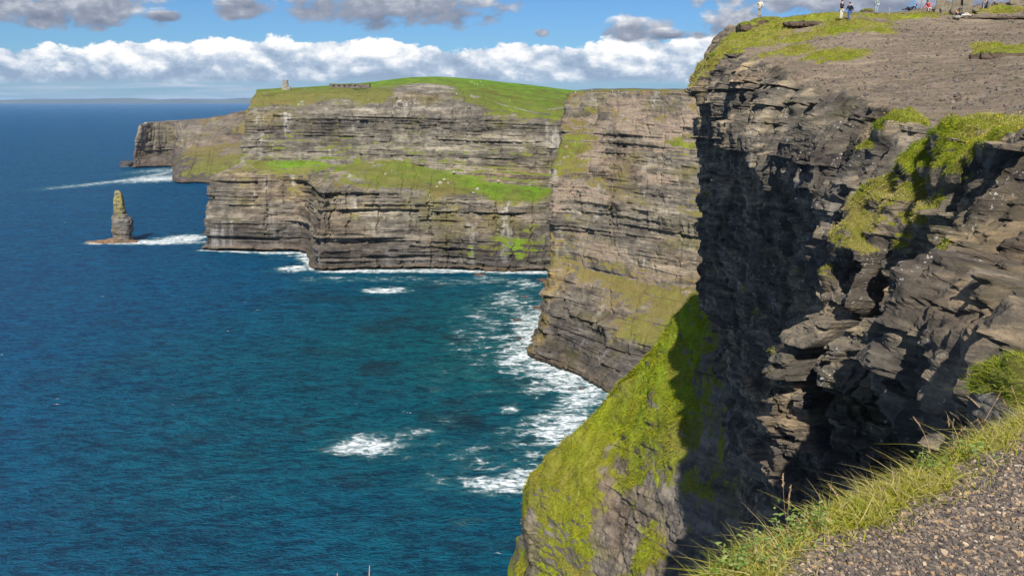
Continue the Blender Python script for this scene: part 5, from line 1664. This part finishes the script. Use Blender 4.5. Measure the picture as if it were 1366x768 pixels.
def leafy_weeds():
    cs = [(1004, 742, .09), (1030, 722, .10), (1058, 704, .09), (1085, 690, .09), (985, 752, .08), (1300, 600, .08), (1240, 618, .06)]
    R_, D_, L_, W_, T_ = [], [], [], [], []
    for px, py, r_ in cs:
        c = sea(px, py, 198.37)
        n = 60
        p = c + np.concatenate([rng.normal(0, r_ * .6, (n, 2)), np.abs(rng.normal(.0, .018, (n, 1)))], 1)
        R_.append(p); D_.append(unit(np.concatenate([rng.normal(0, 1, (n, 2)), rng.uniform(0, .8, (n, 1))], 1)))
        L_.append(rng.uniform(.012, .032, n)); W_.append(rng.uniform(.007, .013, n)); T_.append(rng.random(n))
    root, dirn = np.concatenate(R_), np.concatenate(D_); n = len(root)
    V, Q, T = blade_arrays(root, dirn, np.tile([0, 0, -.3], (n, 1)), np.concatenate(L_), np.concatenate(W_), np.concatenate(T_), 3)
    m = blade_mat('weed_leaf', [(0, (.10, .18, .03)), (.6, (.20, .28, .07)), (1, (.32, .38, .15))])
    tag(link('leafy_weeds', np_mesh('leafy_weeds', V, Q, {'tint': T}), m), kind='stuff')


leafy_weeds()


def near_grass(n=140000):
    """grass that hangs from and stands on the near cliff"""
    P, A, N = near_o[1], near_o[2], near_o[3]
    u, v, d = proj(P)
    g = A['grass']
    k = np.where(((g > .45) & (u > 900) & (u < 1420) & (v > -10) & (v < 640) & (d > 8) & (d < 115)).ravel())[0]
    p = P.reshape(-1, 3)[k]; nn = N.reshape(-1, 3)[k]; dd = d.ravel()[k]
    e1 = np.linalg.norm(np.gradient(P, axis=0), axis=2).ravel()[k]; e2 = np.linalg.norm(np.gradient(P, axis=1), axis=2).ravel()[k]
    w = e1 * e2 / dd ** 1.6; w /= w.sum()
    j = rng.choice(len(k), n, p=w)
    root = p[j] + rng.normal(0, 1, (n, 3)) * np.minimum(.08, np.maximum(e1, e2)[j] * .5)[:, None] - nn[j] * .03
    steep = 1 - np.clip(nn[j][:, 2], 0, 1)
    dirn = unit(nn[j] * .8 + np.array([0, 0, .5]) + rng.normal(0, .35, (n, 3)))
    wind = fbm(root[:, 0] / .7, root[:, 1] / .7, root[:, 2] / .7, 2, 91) - .5
    bend = np.stack([-.3 * steep + 1.2 * wind, -.25 * steep + .3 * wind, -.25 - .9 * steep], 1) + rng.normal(0, .18, (n, 3))
    L = rng.uniform(.05, .14, n) * (.8 + 1.5 * steep)
    W = dd[j] * .0005 + .003
    tint = np.clip(rng.normal(.60, .17, n) + 1.4 * (fbm(root[:, 0] / 1.1, root[:, 1] / 1.1, root[:, 2] / 1.1, 3, 93) - .5) + .10, 0, 1)
    V, Q, T = blade_arrays(root, dirn, bend, L, W, tint, 3)
    tag(link('hanging_grass', np_mesh('hanging_grass', V, Q, {'tint': T}), grass_m), kind='stuff')
    # small yellow flowers among it
    m_ = 190
    f = rng.choice(len(k), m_, p=w); c = p[f] + nn[f] * .16 + rng.normal(0, .05, (m_, 3))
    V, Q, T = blade_arrays(np.repeat(c, 4, 0), unit(rng.normal(0, 1, (m_ * 4, 3))), np.zeros((m_ * 4, 3)), np.full(m_ * 4, .04), np.full(m_ * 4, .035), rng.random(m_ * 4), 2)
    ym = blade_mat('yellow_flower', [(0, (.55, .36, .01)), (1, (.70, .52, .02))], .2)
    tag(link('yellow_flowers', np_mesh('yellow_flowers', V, Q, {'tint': T}), ym), kind='stuff')


near_grass()

# two bare stems that rise into the picture from just below the viewer
for (px, py, Y, lean, lab) in [(493, 753, 1.75, .05, 'dry pale grass stem rising against the sea, the taller of two'), (450, 763, 1.70, -.01, 'dry pale grass stem rising against the sea, the shorter of two')]:
    tip = at(px, py, Y)
    me = skinned([(-lean - .02, -.02, -.62), (-lean * .7, 0, -.4), (-lean * .25, 0, -.16), (-.004, 0, -.05), (0, 0, 0)], [(0, 1), (1, 2), (2, 3), (3, 4)], [.0016, .0015, .0014, .0016, .0006], 1)
    o = link('grass_stem', me, plain('dry_stem', (.55, .42, .26), .8, .15, 40)); o.location = tip
    tag(o, lab, 'grass stem', 'bare stems against the sea')


# ------------------------------------------------------------------ air
m, t, o = material('air')
v_ = t.new('ShaderNodeVolumePrincipled')
v_.inputs['Color'].default_value = (.50, .72, 1.0, 1); v_.inputs['Density'].default_value = 0.9e-5; v_.inputs['Anisotropy'].default_value = 0.
t.put(o.inputs['Volume'], v_.outputs[0])
bm = bmesh.new(); box(bm, (0, 0, 209), (230000, 230000, 426))
tag(bm_obj('haze', bm, m), kind='stuff')


def plateau_shale(n=15000):
    """loose slabs and chips of shale lying on the bare cliff top"""
    P, A, N = near_o[1], near_o[2], near_o[3]
    u, v, d = proj(P)
    k = np.where(((A['soil'] > .6) & (A['grass'] < .3) & (N[..., 2] > .75) & (u > 900) & (u < 1450) & (v > -5) & (v < 260) & (d < 105)).ravel())[0]
    p = P.reshape(-1, 3)[k]; dd = d.ravel()[k]
    e1 = np.linalg.norm(np.gradient(P, axis=0), axis=2).ravel()[k]; e2 = np.linalg.norm(np.gradient(P, axis=1), axis=2).ravel()[k]
    w = e1 * e2 / dd * (.2 + fbm(p[:, 0] / 3, p[:, 1] / 3, 0, 3, 401) ** 2 * 3); w /= w.sum()
    j = rng.choice(len(k), n, p=w)
    c = p[j] + rng.normal(0, 1, (n, 3)) * np.stack([e1[j] * .5, e2[j] * .5, 0 * e1[j]], 1)
    s_ = .02 + .15 * rng.random(n) ** 6 + .0004 * dd[j]; asp = rng.uniform(.4, .9, n); th = rng.uniform(0, 6.28, n); hg = s_ * rng.uniform(.15, .5, n)
    V = np.zeros((n, 10, 3)); ang = np.arange(5) * 2 * np.pi / 5
    tx, ty = rng.normal(0, .2, n), rng.normal(0, .2, n)
    for q in range(5):
        rr = rng.uniform(.65, 1.2, n); lx = s_ * rr * np.cos(ang[q]); ly = s_ * rr * asp * np.sin(ang[q])
        wx = lx * np.cos(th) - ly * np.sin(th); wy = lx * np.sin(th) + ly * np.cos(th)
        for top in (0, 1):
            V[:, q + 5 * top] = c + np.stack([wx, wy, wx * tx + wy * ty + (hg if top else -hg)], 1)
    T = [(5, 6, 7), (5, 7, 8), (5, 8, 9)]
    for q in range(5): T += [(q, (q + 1) % 5, 5 + (q + 1) % 5), (q, 5 + (q + 1) % 5, 5 + q)]
    Q = ((np.arange(n) * 10)[:, None, None] + np.array(T)[None]).reshape(-1, 3)
    tag(link('loose_shale', np_mesh('loose_shale', V.reshape(-1, 3), Q, {'tint': np.repeat(.12 + .58 * rng.random(n), 10)}, smooth=False), bpy.data.materials['shale_chip']), kind='stuff')


plateau_shale()


def spur_grass(n=60000):
    """tussocks on the green spur"""
    P, A, N = spur_o[1], spur_o[2], spur_o[3]
    u, v, d = proj(P)
    k = np.where(((A['grass'] > .5) & (N[..., 2] > .25) & (u > 690) & (u < 1000) & (v > 340) & (v < 790)).ravel())[0]
    p = P.reshape(-1, 3)[k]; nn = N.reshape(-1, 3)[k]
    e1 = np.linalg.norm(np.gradient(P, axis=0), axis=2).ravel()[k]; e2 = np.linalg.norm(np.gradient(P, axis=1), axis=2).ravel()[k]
    w = e1 * e2 * (.15 + fbm(p[:, 0] / 1.8, p[:, 1] / 1.8, p[:, 2] / 1.8, 3, 411) ** 2 * 4); w /= w.sum()
    j = rng.choice(len(k), n, p=w)
    root = p[j] + rng.normal(0, .12, (n, 3)) - nn[j] * .05
    dirn = unit(nn[j] * .6 + np.array([0, 0, .6]) + rng.normal(0, .3, (n, 3)))
    bend = np.array([[-.25, -.45, -.7]]) + rng.normal(0, .2, (n, 3))
    tint = np.clip(rng.normal(.58, .14, n) + 1.1 * (fbm(root[:, 0] / 3, root[:, 1] / 3, root[:, 2] / 3, 3, 413) - .5), 0, 1)
    V, Q, T = blade_arrays(root, dirn, bend, rng.uniform(.25, .65, n), rng.uniform(.05, .09, n), tint, 2)
    tag(link('slope_grass', np_mesh('slope_grass', V, Q, {'tint': T}), blade_mat('slope_grass_blade', [(0, (.09, .14, .012)), (.35, (.24, .30, .018)), (.65, (.46, .43, .03)), (1, (.50, .42, .12))])), kind='stuff')


spur_grass()
